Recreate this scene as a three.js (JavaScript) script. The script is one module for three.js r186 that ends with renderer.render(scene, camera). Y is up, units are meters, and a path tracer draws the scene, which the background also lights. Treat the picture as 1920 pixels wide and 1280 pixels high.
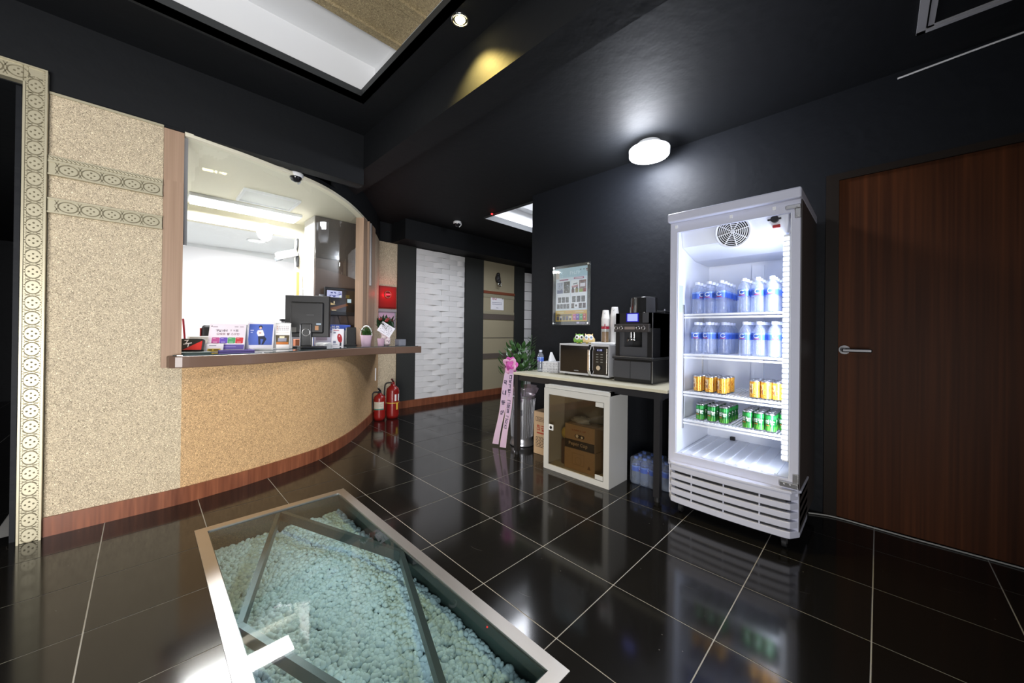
import * as THREE from 'three';
import { mergeGeometries } from 'three/addons/utils/BufferGeometryUtils.js';
import { RoundedBoxGeometry } from 'three/addons/geometries/RoundedBoxGeometry.js';
import { RectAreaLightUniformsLib } from 'three/addons/lights/RectAreaLightUniformsLib.js';

// ---------------------------------------------------------------- camera, exposure, large lights
const scene = new THREE.Scene();
scene.background = new THREE.Color(0x000000);
const EYE = 1.0967;
const camera = new THREE.PerspectiveCamera(85.743, 1.5, 0.05, 60);
camera.rotation.order = 'YXZ';
camera.position.set(0, EYE, 0);
camera.rotation.set(THREE.MathUtils.degToRad(0.18), THREE.MathUtils.degToRad(44.94), THREE.MathUtils.degToRad(0.665));
camera.setViewOffset(1920, 1280, 0, 20.2, 1920, 1280);
const renderer = new THREE.WebGLRenderer();
renderer.toneMapping = THREE.LinearToneMapping;
renderer.toneMappingExposure = 1.0;
renderer.shadowMap.enabled = true;
RectAreaLightUniformsLib.init();

function area(x, y, z, w, h, tx, ty, tz, color, intensity) {
  const l = new THREE.RectAreaLight(color, intensity, w, h);
  l.position.set(x, y, z); l.lookAt(tx, ty, tz); scene.add(l); return l;
}
const COOL = 0xf1f5ff, WHITE = 0xffffff;
// lamps of the place and three added unseen sources (most sit before a glowing fitting)
area(-0.7, 3.005, 0.25, 0.9, 1.1, -0.7, 0, 0.25, COOL, 2.4);              // added fill, built as a coffer LED panel above the view
area(-1.33, 2.93, 0.1, 0.1, 1.5, -3, 2.96, -0.5, COOL, 5);             // added unseen linear lamp that brightens the coffer sides
area(0.87, 0.68, 1.3, 1.5, 1.25, -3, 0.68, 1.3, 0xfdfbfa, 33);            // added fill for the left wall, at an invented entrance behind the camera
area(-1.27, 2.465, -2.755, 0.27, 0.27, -1.27, 0, -2.755, COOL, 45);      // round ceiling lamp by the drinks fridge
area(-4.43, 2.24, -0.72, 0.24, 0.86, -4.43, 0, -0.72, WHITE, 88);     // fluorescent batten in the reception booth
area(-5.3, 2.145, -0.95, 0.3, 0.3, -5.3, 0, -0.95, WHITE, 85);         // recessed booth downlight
area(-3.15, 2.77, -3.85, 0.5, 1.1, -3.15, 0, -3.85, COOL, 26);          // corridor coffer panel

// ---------------------------------------------------------------- helpers
let seed = 7;
const rnd = () => ((seed = (seed * 1664525 + 1013904223) >>> 0) / 4294967296);
const R = THREE.MathUtils.degToRad;
const taken = {};
function numbered(n) { const k = taken[n] = (taken[n] ?? -1) + 1; return k ? `${n}_${String(k).padStart(3, '0')}` : n; }
function lin(r, g, b) { return new THREE.Color().setRGB(r, g, b); }
function mat(color, roughness = 0.6, metalness = 0, extra = {}) {
  return new THREE.MeshPhysicalMaterial({ color, roughness, metalness, ...extra });
}
function glow(color, k = 1) { return new THREE.MeshStandardMaterial({ color: 0x222222, emissive: color, emissiveIntensity: k, roughness: 0.6 }); }
function uvBox(g, s = 1) {
  const p = g.attributes.position, n = g.attributes.normal, uv = new Float32Array(p.count * 2);
  for (let i = 0; i < p.count; i++) {
    const ax = Math.abs(n.getX(i)), ay = Math.abs(n.getY(i)), az = Math.abs(n.getZ(i));
    let u, v;
    if (ay >= ax && ay >= az) { u = p.getX(i); v = p.getZ(i); } else if (ax >= az) { u = p.getZ(i); v = p.getY(i); } else { u = p.getX(i); v = p.getY(i); }
    uv[2 * i] = u * s; uv[2 * i + 1] = v * s;
  }
  g.setAttribute('uv', new THREE.BufferAttribute(uv, 2)); return g;
}
function clean(g) {
  let k = g.index ? g.toNonIndexed() : g;
  if (!k.attributes.normal) k.computeVertexNormals();
  if (!k.attributes.uv) uvBox(k);
  for (const a of Object.keys(k.attributes)) if (!['position', 'normal', 'uv'].includes(a)) k.deleteAttribute(a);
  k.morphAttributes = {}; return k;
}
function join(gs) { gs = (Array.isArray(gs) ? gs : [gs]).map(clean); return gs.length > 1 ? mergeGeometries(gs) : gs[0]; }
function shadow(o) { o.castShadow = true; o.receiveShadow = true; return o; }
function part(name, gs, m, parent) {
  const o = shadow(new THREE.Mesh(join(gs), m)); o.name = name; parent.add(o); return o;
}
function tag(o, label, category, group) { o.userData = { label, category }; if (group) o.userData.group = group; return o; }
function thing(name, label, category, pos = [0, 0, 0], turn = 0, group) {
  const o = new THREE.Group(); o.name = numbered(name); o.position.set(...pos); o.rotation.y = turn; scene.add(o); return tag(o, label, category, group);
}
function single(name, label, category, gs, m, group) {
  const o = shadow(new THREE.Mesh(join(gs), m)); o.name = numbered(name); scene.add(o); return tag(o, label, category, group);
}
function struct(name, gs, m, label, category = 'wall') {
  const o = gs ? shadow(new THREE.Mesh(join(gs), m)) : new THREE.Group();
  o.name = numbered(name); scene.add(o); o.userData = { kind: 'structure', label, category }; return o;
}
function copy(o, pos, label, group, turn) {
  const c = o.clone(); c.name = numbered(o.name.replace(/_\d{3}$/, '')); c.position.set(...pos); if (turn !== undefined) c.rotation.y = turn;
  scene.add(c); c.userData = { ...o.userData }; if (label) c.userData.label = label; if (group) c.userData.group = group; return c;
}
// boxes by their extents
function B(x0, x1, y0, y1, z0, z1) {
  const g = new THREE.BoxGeometry(Math.abs(x1 - x0), Math.abs(y1 - y0), Math.abs(z1 - z0));
  g.translate((x0 + x1) / 2, (y0 + y1) / 2, (z0 + z1) / 2); return uvBox(g);
}
function RB(x0, x1, y0, y1, z0, z1, r = 0.006, s = 2) {
  const g = new RoundedBoxGeometry(Math.abs(x1 - x0), Math.abs(y1 - y0), Math.abs(z1 - z0), s, r);
  g.translate((x0 + x1) / 2, (y0 + y1) / 2, (z0 + z1) / 2); return uvBox(g.index ? g.toNonIndexed() : g);
}
function cyl(x, y, z, r0, r1, h, seg = 24, axis = 'y') {
  const g = new THREE.CylinderGeometry(r1, r0, h, seg);
  if (axis === 'x') g.rotateZ(-Math.PI / 2); if (axis === 'z') g.rotateX(Math.PI / 2);
  g.translate(x, y, z); return g;
}
function ball(x, y, z, r, sy = 1, w = 16, h = 10) { const g = new THREE.SphereGeometry(r, w, h); g.scale(1, sy, 1); g.translate(x, y, z); return g; }
function lathe(pts, seg = 20) { return new THREE.LatheGeometry(pts.map(([r, y]) => new THREE.Vector2(r, y)), seg); }
function tube(pts, r, seg = 24, rs = 6) {
  return new THREE.TubeGeometry(new THREE.CatmullRomCurve3(pts.map(p => new THREE.Vector3(...p))), seg, r, rs);
}
function plate(w, h, x, y, z, ry = 0, rx = 0) {   // a printed sheet, uv 0..1, facing +z before turning
  const g = new THREE.PlaneGeometry(w, h); g.rotateX(rx); g.rotateY(ry); g.translate(x, y, z); return g;
}
function canvas(w, h, draw) {
  const c = document.createElement('canvas'); c.width = w; c.height = h; const g = c.getContext('2d'); draw(g, w, h);
  const t = new THREE.CanvasTexture(c); t.colorSpace = THREE.SRGBColorSpace; t.magFilter = THREE.LinearFilter; t.anisotropy = 4; return t;
}
function print(w, h, draw, rough = 0.5) { return mat(0xffffff, rough, 0, { map: canvas(w, h, draw) }); }
// value noise, tiling
function noiseGrid(n) { const a = new Float32Array(n * n); for (let i = 0; i < n * n; i++) a[i] = rnd(); return (u, v) => { const x = u * n, y = v * n, i = Math.floor(x), j = Math.floor(y), fx = x - i, fy = y - j, q = (a_, b_) => a[(((b_ % n) + n) % n) * n + (((a_ % n) + n) % n)], s = t => t * t * (3 - 2 * t), sx = s(fx), sy = s(fy); return (q(i, j) * (1 - sx) + q(i + 1, j) * sx) * (1 - sy) + (q(i, j + 1) * (1 - sx) + q(i + 1, j + 1) * sx) * sy; }; }
function dataTex(n, fn, srgb = true, m = n) {
  const d = new Uint8Array(n * m * 4);
  for (let y = 0; y < m; y++) for (let x = 0; x < n; x++) { const c = fn(x / n, y / m), k = 4 * (y * n + x); for (let q = 0; q < 3; q++) d[k + q] = Math.max(0, Math.min(255, c[q])); d[k + 3] = 255; }
  const t = new THREE.DataTexture(d, n, m); t.wrapS = t.wrapT = THREE.RepeatWrapping; t.magFilter = THREE.LinearFilter; t.minFilter = THREE.LinearMipmapLinearFilter; t.generateMipmaps = true;
  if (srgb) t.colorSpace = THREE.SRGBColorSpace; t.needsUpdate = true; return t;
}
function rep(t, a, b = a) { const c = t.clone(); c.repeat.set(a, b); c.needsUpdate = true; return c; }

// ---------------------------------------------------------------- materials
const n8 = noiseGrid(8), n32 = noiseGrid(32), n128 = noiseGrid(128), n256 = noiseGrid(256);
const chipTex = dataTex(512, (u, v) => {          // mica-chip wall covering, 0.6 m a tile
  const a = n256(u, v), b = n128(u + 0.31, v + 0.17), c = n32(u, v), k = 0.8 + 0.28 * a + 0.16 * (b - 0.5) + 0.06 * (c - 0.5), fleck = a > 0.86 ? 46 : a < 0.13 ? -62 : 0;
  return [203 * k + fleck, 187 * k + fleck, 159 * k + fleck];
});
const chipBump = dataTex(256, (u, v) => { const a = 255 * (0.6 * n256(u, v) + 0.4 * n128(u, v)); return [a, a, a]; }, false);
const M = {};
M.chip = mat(0xffffff, 0.75, 0, { map: rep(chipTex, 1.7), bumpMap: rep(chipBump, 1.7), bumpScale: 0.002 });
M.chipWarm = mat(lin(1, 0.78, 0.56), 0.75, 0, { map: rep(chipTex, 1.7), bumpMap: rep(chipBump, 1.7), bumpScale: 0.002 });
M.stone = mat(0xd0ccba, 0.7, 0, { map: rep(chipTex, 1.7), bumpMap: rep(chipBump, 1.7), bumpScale: 0.002 });
const paintBump = dataTex(256, (u, v) => { const a = 255 * (0.5 * n32(u, v) + 0.3 * n8(u, v) + 0.2 * n128(u, v)); return [a, a, a]; }, false);
M.black = mat(lin(0.0064, 0.0074, 0.009), 0.68, 0, { specularIntensity: 0.5, bumpMap: rep(paintBump, 0.7), bumpScale: 0.002 });
M.blackWall = mat(lin(0.0068, 0.0082, 0.0112), 0.6, 0, { specularIntensity: 0.45, bumpMap: rep(paintBump, 0.9), bumpScale: 0.002 });
M.lip = mat(lin(0.03, 0.033, 0.035), 0.6);
M.white = mat(lin(0.78, 0.79, 0.8), 0.6);
M.boothWhite = mat(lin(0.8, 0.81, 0.83), 0.6);
M.cream = mat(lin(0.76, 0.72, 0.57), 0.6);
function woodTex(c0, c1, nx, ny) { return dataTex(256, (u, v) => { const f = nx(u, v), w = n128(u * 1, v * 0.06), q = n32(u, v * 0.1), k = 0.45 * w + 0.4 * q + 0.15 * f; return [0, 1, 2].map(i => c0[i] + (c1[i] - c0[i]) * k); }); }
const brownTex = woodTex([92, 50, 33], [150, 92, 64], n8, 1);
M.base = mat(0xffffff, 0.4, 0, { map: rep(brownTex, 1, 1) });
const pinkWood = woodTex([150, 122, 99], [176, 147, 123], n8, 1);
M.jamb = mat(0xffffff, 0.5, 0, { map: rep(pinkWood, 2.2, 0.5) });
const doorTex = woodTex([70, 40, 22], [128, 78, 46], n8, 1);
M.door = mat(lin(0.56, 0.49, 0.42), 0.5, 0, { specularIntensity: 0.3, map: rep(doorTex, 1.1, 0.3) });
M.doorFrame = mat(lin(0.016, 0.011, 0.008), 0.5, 0, { specularIntensity: 0.4 });
M.counter = mat(lin(0.15, 0.092, 0.066), 0.32);
M.steel = mat(lin(0.56, 0.54, 0.52), 0.38, 1);
M.chrome = mat(lin(0.75, 0.75, 0.76), 0.15, 1);
M.alu = mat(lin(0.5, 0.5, 0.51), 0.35, 1);
M.gold = mat(lin(0.44, 0.4, 0.28), 0.42, 0.35);
M.goldDark = mat(lin(0.2, 0.175, 0.11), 0.45, 0.35);
M.tile = [0, 1, 2, 3, 4, 5].map(i => mat(0xffffff, 0.11, 0, { specularIntensity: 1, map: canvas(256, 256, (g, w, h) => {   // black stone with a few pale scuffs and specks of grit
  g.fillStyle = ['#171615', '#191817', '#161514', '#1a1918', '#171615', '#181716'][i]; g.fillRect(0, 0, w, h);
  for (let k = 0; k < 1 + i % 3; k++) { g.fillStyle = 'rgba(190,186,178,0.8)'; g.fillRect(rnd() * w, rnd() * h, 1.2 + rnd() * 1.6, 1 + rnd()); }
  if (i > 2) { g.strokeStyle = 'rgba(140,136,128,0.35)'; g.lineWidth = 1.2; const x = 40 + rnd() * 150, y = 40 + rnd() * 150; g.beginPath(); g.moveTo(x, y); g.quadraticCurveTo(x + 20, y - 12 * rnd(), x + 30 + 20 * rnd(), y + 10); g.stroke(); } }) }));
M.grout = mat(lin(0.5, 0.49, 0.46), 0.9);
M.pane = mat(lin(0.97, 0.985, 0.98), 0.02, 0, { transmission: 1, thickness: 0, ior: 1.5 });
M.greenPane = mat(lin(0.73, 0.87, 0.9), 0.02, 0, { transmission: 1, thickness: 0, ior: 1.5 });
M.smoke = mat(lin(0.72, 0.68, 0.6), 0.03, 0, { transmission: 1, thickness: 0, ior: 1.5 });
M.acrylic = mat(lin(0.9, 0.92, 0.93), 0.03, 0, { transmission: 1, thickness: 0, ior: 1.49 });
M.plasticBlack = mat(lin(0.012, 0.012, 0.013), 0.3);
M.matBlack = mat(lin(0.013, 0.013, 0.0145), 0.55);
M.paper = mat(lin(0.82, 0.82, 0.82), 0.7);
M.card = mat(lin(0.3, 0.21, 0.13), 0.8);
M.red = mat(lin(0.25, 0.011, 0.009), 0.3);
M.pink = mat(lin(0.66, 0.47, 0.58), 0.5);
M.leaf = mat(lin(0.045, 0.12, 0.03), 0.45, 0, { side: THREE.DoubleSide });
M.leafDark = mat(lin(0.02, 0.055, 0.02), 0.45, 0, { side: THREE.DoubleSide });
M.fridge = mat(lin(0.6, 0.62, 0.74), 0.35);
M.fridgeIn = mat(lin(0.78, 0.81, 0.88), 0.4);
M.wire = mat(lin(0.85, 0.86, 0.88), 0.35);
M.tableTop = mat(lin(0.66, 0.62, 0.47), 0.4);
M.tableLeg = mat(lin(0.02, 0.02, 0.023), 0.4);
M.cabinet = mat(lin(0.6, 0.6, 0.58), 0.45);
M.darkFace = mat(lin(0.02, 0.022, 0.02), 0.7, 0, { bumpMap: rep(chipBump, 3), bumpScale: 0.003 });

// ---------------------------------------------------------------- curve of the reception front (x, z)
const CURVE = new THREE.CatmullRomCurve3([[-3.08, 0.1], [-3.085, -0.17], [-3.11, -0.32], [-3.165, -0.57], [-3.32, -1.0], [-3.52, -1.28], [-3.78, -1.53], [-4.19, -1.85], [-4.52, -2.08], [-4.8, -2.25]].map(([x, z]) => new THREE.Vector3(x, 0, z)), false, 'catmullrom', 0.5);
const CP = CURVE.getSpacedPoints(160).map(p => [p.x, p.z]);
function curveBetween(za, zb) { return CP.filter(([, z]) => z <= za && z >= zb); }
function offset(pts, d) {
  return pts.map((p, i) => { const a = pts[Math.max(0, i - 1)], b = pts[Math.min(pts.length - 1, i + 1)]; let tx = b[0] - a[0], tz = b[1] - a[1]; const l = Math.hypot(tx, tz); tx /= l; tz /= l; return [p[0] - tz * d, p[1] + tx * d]; });
}
function wallAlong(pts, y0, y1, d0, d1) {    // a wall of thickness d1-d0 along the plan line
  const a = offset(pts, d1), b = offset(pts, d0), pos = [], uv = [];
  const q = (p0, p1, p2, p3, t) => { for (const k of [p0, p1, p2, p0, p2, p3]) pos.push(...k); for (const k of [t[0], t[1], t[2], t[0], t[2], t[3]]) uv.push(...k); };
  let s = 0;
  for (let i = 0; i + 1 < pts.length; i++) {
    const l = Math.hypot(a[i + 1][0] - a[i][0], a[i + 1][1] - a[i][1]), e = s + l, P = (k, y) => [k[0], y, k[1]];
    q(P(a[i], y0), P(a[i + 1], y0), P(a[i + 1], y1), P(a[i], y1), [[s, y0], [e, y0], [e, y1], [s, y1]]);
    q(P(b[i + 1], y0), P(b[i], y0), P(b[i], y1), P(b[i + 1], y1), [[e, y0], [s, y0], [s, y1], [e, y1]]);
    q(P(a[i], y1), P(a[i + 1], y1), P(b[i + 1], y1), P(b[i], y1), [[s, 0], [e, 0], [e, 0.1], [s, 0.1]]);
    q(P(b[i], y0), P(b[i + 1], y0), P(a[i + 1], y0), P(a[i], y0), [[s, 0], [e, 0], [e, 0.1], [s, 0.1]]);
    s = e;
  }
  for (const [i, f] of [[0, 1], [pts.length - 1, -1]]) { const c = [[a[i], y0], [a[i], y1], [b[i], y1], [b[i], y0]].map(([k, y]) => [k[0], y, k[1]]); const o = f > 0 ? c : c.slice().reverse(); q(...o, [[0, y0], [0, y1], [0.1, y1], [0.1, y0]]); }
  const g = new THREE.BufferGeometry(); g.setAttribute('position', new THREE.Float32BufferAttribute(pos, 3)); g.setAttribute('uv', new THREE.Float32BufferAttribute(uv, 2));
  g.computeVertexNormals(); return g;
}
function slab(pts, y0, y1, bevel = 0) {      // plan polygon (x, z) raised from y0 to y1
  const s = new THREE.Shape(pts.map(([x, z]) => new THREE.Vector2(x, -z)));
  const g = new THREE.ExtrudeGeometry(s, { depth: y1 - y0 - 2 * bevel, bevelEnabled: bevel > 0, bevelSize: bevel, bevelThickness: bevel, bevelOffset: -bevel, bevelSegments: 2, steps: 1 });
  g.rotateX(-Math.PI / 2); g.translate(0, y0 + bevel, 0); return uvBox(g);
}
// Korean lettering drawn stroke by stroke (the canvas fonts have no Hangul)
const JAMO = {
  'ㄱ': 'M0 0L1 0L1 1', 'ㄴ': 'M0 0L0 1L1 1', 'ㄷ': 'M1 0L0 0L0 1L1 1', 'ㄹ': 'M0 0L1 0L1 .5L0 .5L0 1L1 1', 'ㅁ': 'M0 0L1 0L1 1L0 1L0 0', 'ㅂ': 'M0 0L0 1L1 1L1 0M0 .5L1 .5',
  'ㅅ': 'M.5 0L0 1M.5 .2L1 1', 'ㅇ': 'O', 'ㅈ': 'M0 0L1 0M.5 0L0 1M.5 .2L1 1', 'ㅋ': 'M0 0L1 0L1 1M0 .5L1 .5', 'ㅊ': 'M.3 -.2L.7 -.2M0 0L1 0M.5 0L0 1M.5 .2L1 1', 'ㅌ': 'M1 0L0 0L0 1L1 1M0 .5L1 .5', 'ㅍ': 'M0 0L1 0M.3 0L.3 1M.7 0L.7 1M0 1L1 1', 'ㅎ': 'M.3 -.1L.7 -.1M0 .2L1 .2O',
};
const CHO = ['ㄱ', 'ㄱ', 'ㄴ', 'ㄷ', 'ㄷ', 'ㄹ', 'ㅁ', 'ㅂ', 'ㅂ', 'ㅅ', 'ㅅ', 'ㅇ', 'ㅈ', 'ㅈ', 'ㅊ', 'ㅋ', 'ㅌ', 'ㅍ', 'ㅎ'], JONG = ['', 'ㄱ', 'ㄱ', 'ㄱ', 'ㄴ', 'ㄴ', 'ㄴ', 'ㄷ', 'ㄹ', 'ㄹ', 'ㄹ', 'ㄹ', 'ㄹ', 'ㄹ', 'ㄹ', 'ㄹ', 'ㅁ', 'ㅂ', 'ㅂ', 'ㅅ', 'ㅅ', 'ㅇ', 'ㅈ', 'ㅊ', 'ㅋ', 'ㅌ', 'ㅍ', 'ㅎ'];
// vowels: right-hand stems and under-strokes as [x offset of stem, tick direction] lists
const JUNG = ['|>', '|>|', '|>>', '|>>|', '|<', '|<|', '|<<', '|<<|', '_^', '_^|>', '_^|>|', '_^|', '_^^', '_v', '_v|<', '_v|<|', '_v|', '_vv', '_', '_|', '|'];
function hangul(g, text, x, y, s, color, lw, down = false) {
  g.save(); g.strokeStyle = color; g.lineWidth = lw ?? s * 0.12; g.lineCap = 'round'; g.lineJoin = 'round';
  for (const ch of text) {
    const c = ch.charCodeAt(0) - 0xac00;
    if (c >= 0 && c < 11172) {
      const L = CHO[Math.floor(c / 588)], V = JUNG[Math.floor(c / 28) % 21], T = JONG[c % 28];
      const hor = V.includes('_'), ver = V.includes('|'), hh = T ? 0.56 : 0.95;
      const jamo = (j, bx, by, bw, bh) => { const d = JAMO[j]; g.beginPath(); for (const q of d.match(/[ML][^MLO]*|O/g)) { if (q === 'O') { g.moveTo(bx + bw, by + bh * 0.6); g.ellipse(bx + bw / 2, by + bh * 0.6, bw / 2, bh * 0.42, 0, 0, 6.2832); } else { const [a, b] = q.slice(1).trim().split(/\s+/).map(Number); g[q[0] === 'M' ? 'moveTo' : 'lineTo'](bx + a * bw, by + b * bh); } } g.stroke(); };
      const line = (a, b, e, f) => { g.beginPath(); g.moveTo(x + a * s, y + b * s); g.lineTo(x + e * s, y + f * s); g.stroke(); };
      jamo(L, x + 0.08 * s, y + 0.08 * s, s * (ver ? 0.42 : 0.74), s * (hor ? hh * 0.48 : hh * 0.8));
      if (hor) { const yy = hh * 0.86, e = ver ? 0.6 : 0.95; line(0.02, yy, e, yy); const n = V.split('^').length - 1, m = V.split('v').length - 1; for (let k = 0; k < n; k++) line(e / 2 + k * 0.15, yy, e / 2 + k * 0.15, yy - 0.18); for (let k = 0; k < m; k++) line(e / 2 + k * 0.15, yy, e / 2 + k * 0.15, yy + 0.16); }
      if (ver) { const stems = V.split('|').length - 1; line(0.72, 0.02, 0.72, hh); if (stems > 1) line(0.88, 0.02, 0.88, hh); const n = V.split('>').length - 1, m = V.split('<').length - 1; for (let k = 0; k < n; k++) line(0.72, hh * (0.4 + k * 0.2), 0.86, hh * (0.4 + k * 0.2)); for (let k = 0; k < m; k++) line(0.58, hh * (0.4 + k * 0.2), 0.72, hh * (0.4 + k * 0.2)); }
      if (T) jamo(T, x + 0.2 * s, y + 0.66 * s, s * 0.55, s * 0.3);
    } else if (ch !== ' ') { g.fillStyle = color; g.font = `bold ${s}px sans-serif`; g.fillText(ch, x + s * 0.25, y + s * 0.85); }
    if (down) y += s * (ch === ' ' ? 0.6 : 1.12); else x += s * (ch === ' ' ? 0.45 : 1.05);
  }
  g.restore();
}

// ---------------------------------------------------------------- floor
const PIT = { x0: -2.61, x1: -0.70, z0: -0.985, z1: -0.205 };
{
  const floor = struct('floor', null, null, 'polished black tile floor with pale thin joints', 'floor');
  part('grout_bed', [B(-9, PIT.x0 + 0.02, -0.05, -0.0015, -5.7, 2.3), B(PIT.x1 - 0.02, 2.6, -0.05, -0.0015, -5.7, 2.3), B(PIT.x0, PIT.x1, -0.05, -0.0015, -5.7, PIT.z0 + 0.02), B(PIT.x0, PIT.x1, -0.05, -0.0015, PIT.z1 - 0.02, 2.3)], M.grout, floor);
  const T = 0.4, gap = 0.0022, gx = -2.0125, gz = -0.6576;
  const geoCache = {};
  const full = () => geoCache.f ??= (() => { const g = B(gap, T - gap, -0.012, 0, gap, T - gap); return clean(uvBox(g, 2.5)); })();
  const far = [];
  for (let i = -18; i < 11; i++) for (let j = -7; j < 13; j++) {
    const x = gx + i * T, z = gz - j * T;      // tile covers [x, x+T], [z, z+T]
    if ((x + T < -4.8 && z < 0.3) || x > 2.5 || z > 2.2) continue;
    if (x < -3.1 && z + T > -0.2 && x + T < -3.08 && z < 0.3) continue;
    const m = M.tile[Math.floor(rnd() * 6)];
    const cut = x < PIT.x1 && x + T > PIT.x0 && z < PIT.z1 && z + T > PIT.z0;
    if (!cut) {
      if (x > 1.2 || z > 0.9 || x < -4.85) { const g = full().clone(); g.translate(x, 0, z); far.push(g); continue; }
      const o = shadow(new THREE.Mesh(full(), m)); o.name = 'tile'; o.position.set(x, 0, z); floor.add(o); continue;
    }
    const gs = [], X0 = x + gap, X1 = x + T - gap, Z0 = z + gap, Z1 = z + T - gap;
    const add = (a, b, c, d) => { if (b - a > 0.003 && d - c > 0.003) gs.push(B(a, b, -0.012, 0, c, d)); };
    add(X0, Math.min(X1, PIT.x0), Z0, Z1); add(Math.max(X0, PIT.x1), X1, Z0, Z1);
    const xa = Math.max(X0, PIT.x0), xb = Math.min(X1, PIT.x1);
    if (xb > xa) { add(xa, xb, Z0, Math.min(Z1, PIT.z0)); add(xa, xb, Math.max(Z0, PIT.z1), Z1); }
    if (gs.length) part('tile', gs, m, floor);
  }
  part('tile_field', far, M.tile[1], floor).userData.kind = 'stuff';
}
// ---------------------------------------------------------------- glazed pebble pit
{
  const p = thing('floor_pit', 'steel framed glass floor panel over pale green pebbles', 'floor panel');
  const { x0, x1, z0, z1 } = PIT, w = 0.05, deep = -0.26;
  const mitre = (a, b, c, d) => { const s = slab([a, b, c, d], -0.012, 0.004); return s; };
  part('frame', [mitre([x0, z0], [x1, z0], [x1 - w, z0 + w], [x0 + w, z0 + w])], M.steel, p);
  part('frame', [mitre([x1, z0], [x1, z1], [x1 - w, z1 - w], [x1 - w, z0 + w])], M.steel, p);
  part('frame', [mitre([x1, z1], [x0, z1], [x0 + w, z1 - w], [x1 - w, z1 - w])], M.steel, p);
  part('frame', [mitre([x0, z1], [x0, z0], [x0 + w, z0 + w], [x0 + w, z1 - w])], M.steel, p);
  const dark = mat(lin(0.05, 0.07, 0.06), 0.5);
  part('pit_wall', [B(x0, x0 + 0.02, deep, -0.012, z0, z1), B(x1 - 0.02, x1, deep, -0.012, z0, z1), B(x0, x1, deep, -0.012, z0, z0 + 0.02), B(x0, x1, deep, -0.012, z1 - 0.02, z1), B(x0, x1, deep - 0.02, deep, z0, z1)], dark, p);
  const g = new THREE.PlaneGeometry(x1 - x0 - 2 * w + 0.01, z1 - z0 - 2 * w + 0.01); g.rotateX(-Math.PI / 2); g.translate((x0 + x1) / 2, -0.003, (z0 + z1) / 2);
  part('glass_pane', g, M.greenPane, p).userData.label = 'greenish glass pane';
  const bar = (ax, az, bx, bz) => { const l = Math.hypot(bx - ax, bz - az), g = new THREE.BoxGeometry(l, 0.05, 0.022); g.rotateY(-Math.atan2(bz - az, bx - ax)); g.translate((ax + bx) / 2, -0.032, (az + bz) / 2); return uvBox(g); };
  const barM = mat(lin(0.09, 0.095, 0.09), 0.35, 0.6), zm = (z0 + z1) / 2, xm = -1.69;
  for (const [a, b] of [[[x0 + 0.03, zm], [xm, z1 - 0.06]], [[x0 + 0.03, zm], [xm, z0 + 0.06]], [[xm, z0 + 0.06], [x1 - 0.03, zm]], [[xm, z1 - 0.06], [x1 - 0.03, zm]]]) part('support_bar', bar(...a, ...b), barM, p);
  part('support_ledge', [B(x0 + 0.02, x0 + 0.06, -0.045, -0.006, z0 + 0.02, z1 - 0.02), B(x1 - 0.06, x1 - 0.02, -0.045, -0.006, z0 + 0.02, z1 - 0.02), B(x0, x1, -0.045, -0.006, z1 - 0.055, z1 - 0.02), B(x0, x1, -0.045, -0.006, z0 + 0.02, z0 + 0.055)], barM, p);
  const peb = new THREE.IcosahedronGeometry(0.0108, 2); peb.scale(1, 0.78, 0.92);
  const N = 17000, im = new THREE.InstancedMesh(peb, mat(lin(0.63, 0.7, 0.71), 0.75), N), mt = new THREE.Matrix4(), q = new THREE.Quaternion(), e = new THREE.Euler(), col = new THREE.Color();
  const top = (x, z) => -0.125 + 0.012 * Math.sin(x * 9 + 1) * Math.cos(z * 8) + 0.01 * (n32(x * 0.6 + 5, z * 0.6 + 5) - 0.5);
  for (let i = 0; i < N; i++) {
    const x = x0 + 0.03 + rnd() * (x1 - x0 - 0.06), z = z0 + 0.03 + rnd() * (z1 - z0 - 0.06), s = 0.7 + 0.75 * rnd();
    q.setFromEuler(e.set(rnd() * 6, rnd() * 6, rnd() * 6)); mt.compose(new THREE.Vector3(x, top(x, z) - 0.012 * rnd() * 1.6, z), q, new THREE.Vector3(s, s, s)); im.setMatrixAt(i, mt);
    const k = 0.86 + 0.18 * rnd(); im.setColorAt(i, col.setRGB(k, k, k));
  }
  im.name = 'pebbles'; im.userData.kind = 'stuff'; shadow(im); p.add(im);
  part('pebble_bed', B(x0 + 0.02, x1 - 0.02, deep, -0.15, z0 + 0.02, z1 - 0.02), mat(lin(0.3, 0.4, 0.36), 0.9), p);
}

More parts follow.
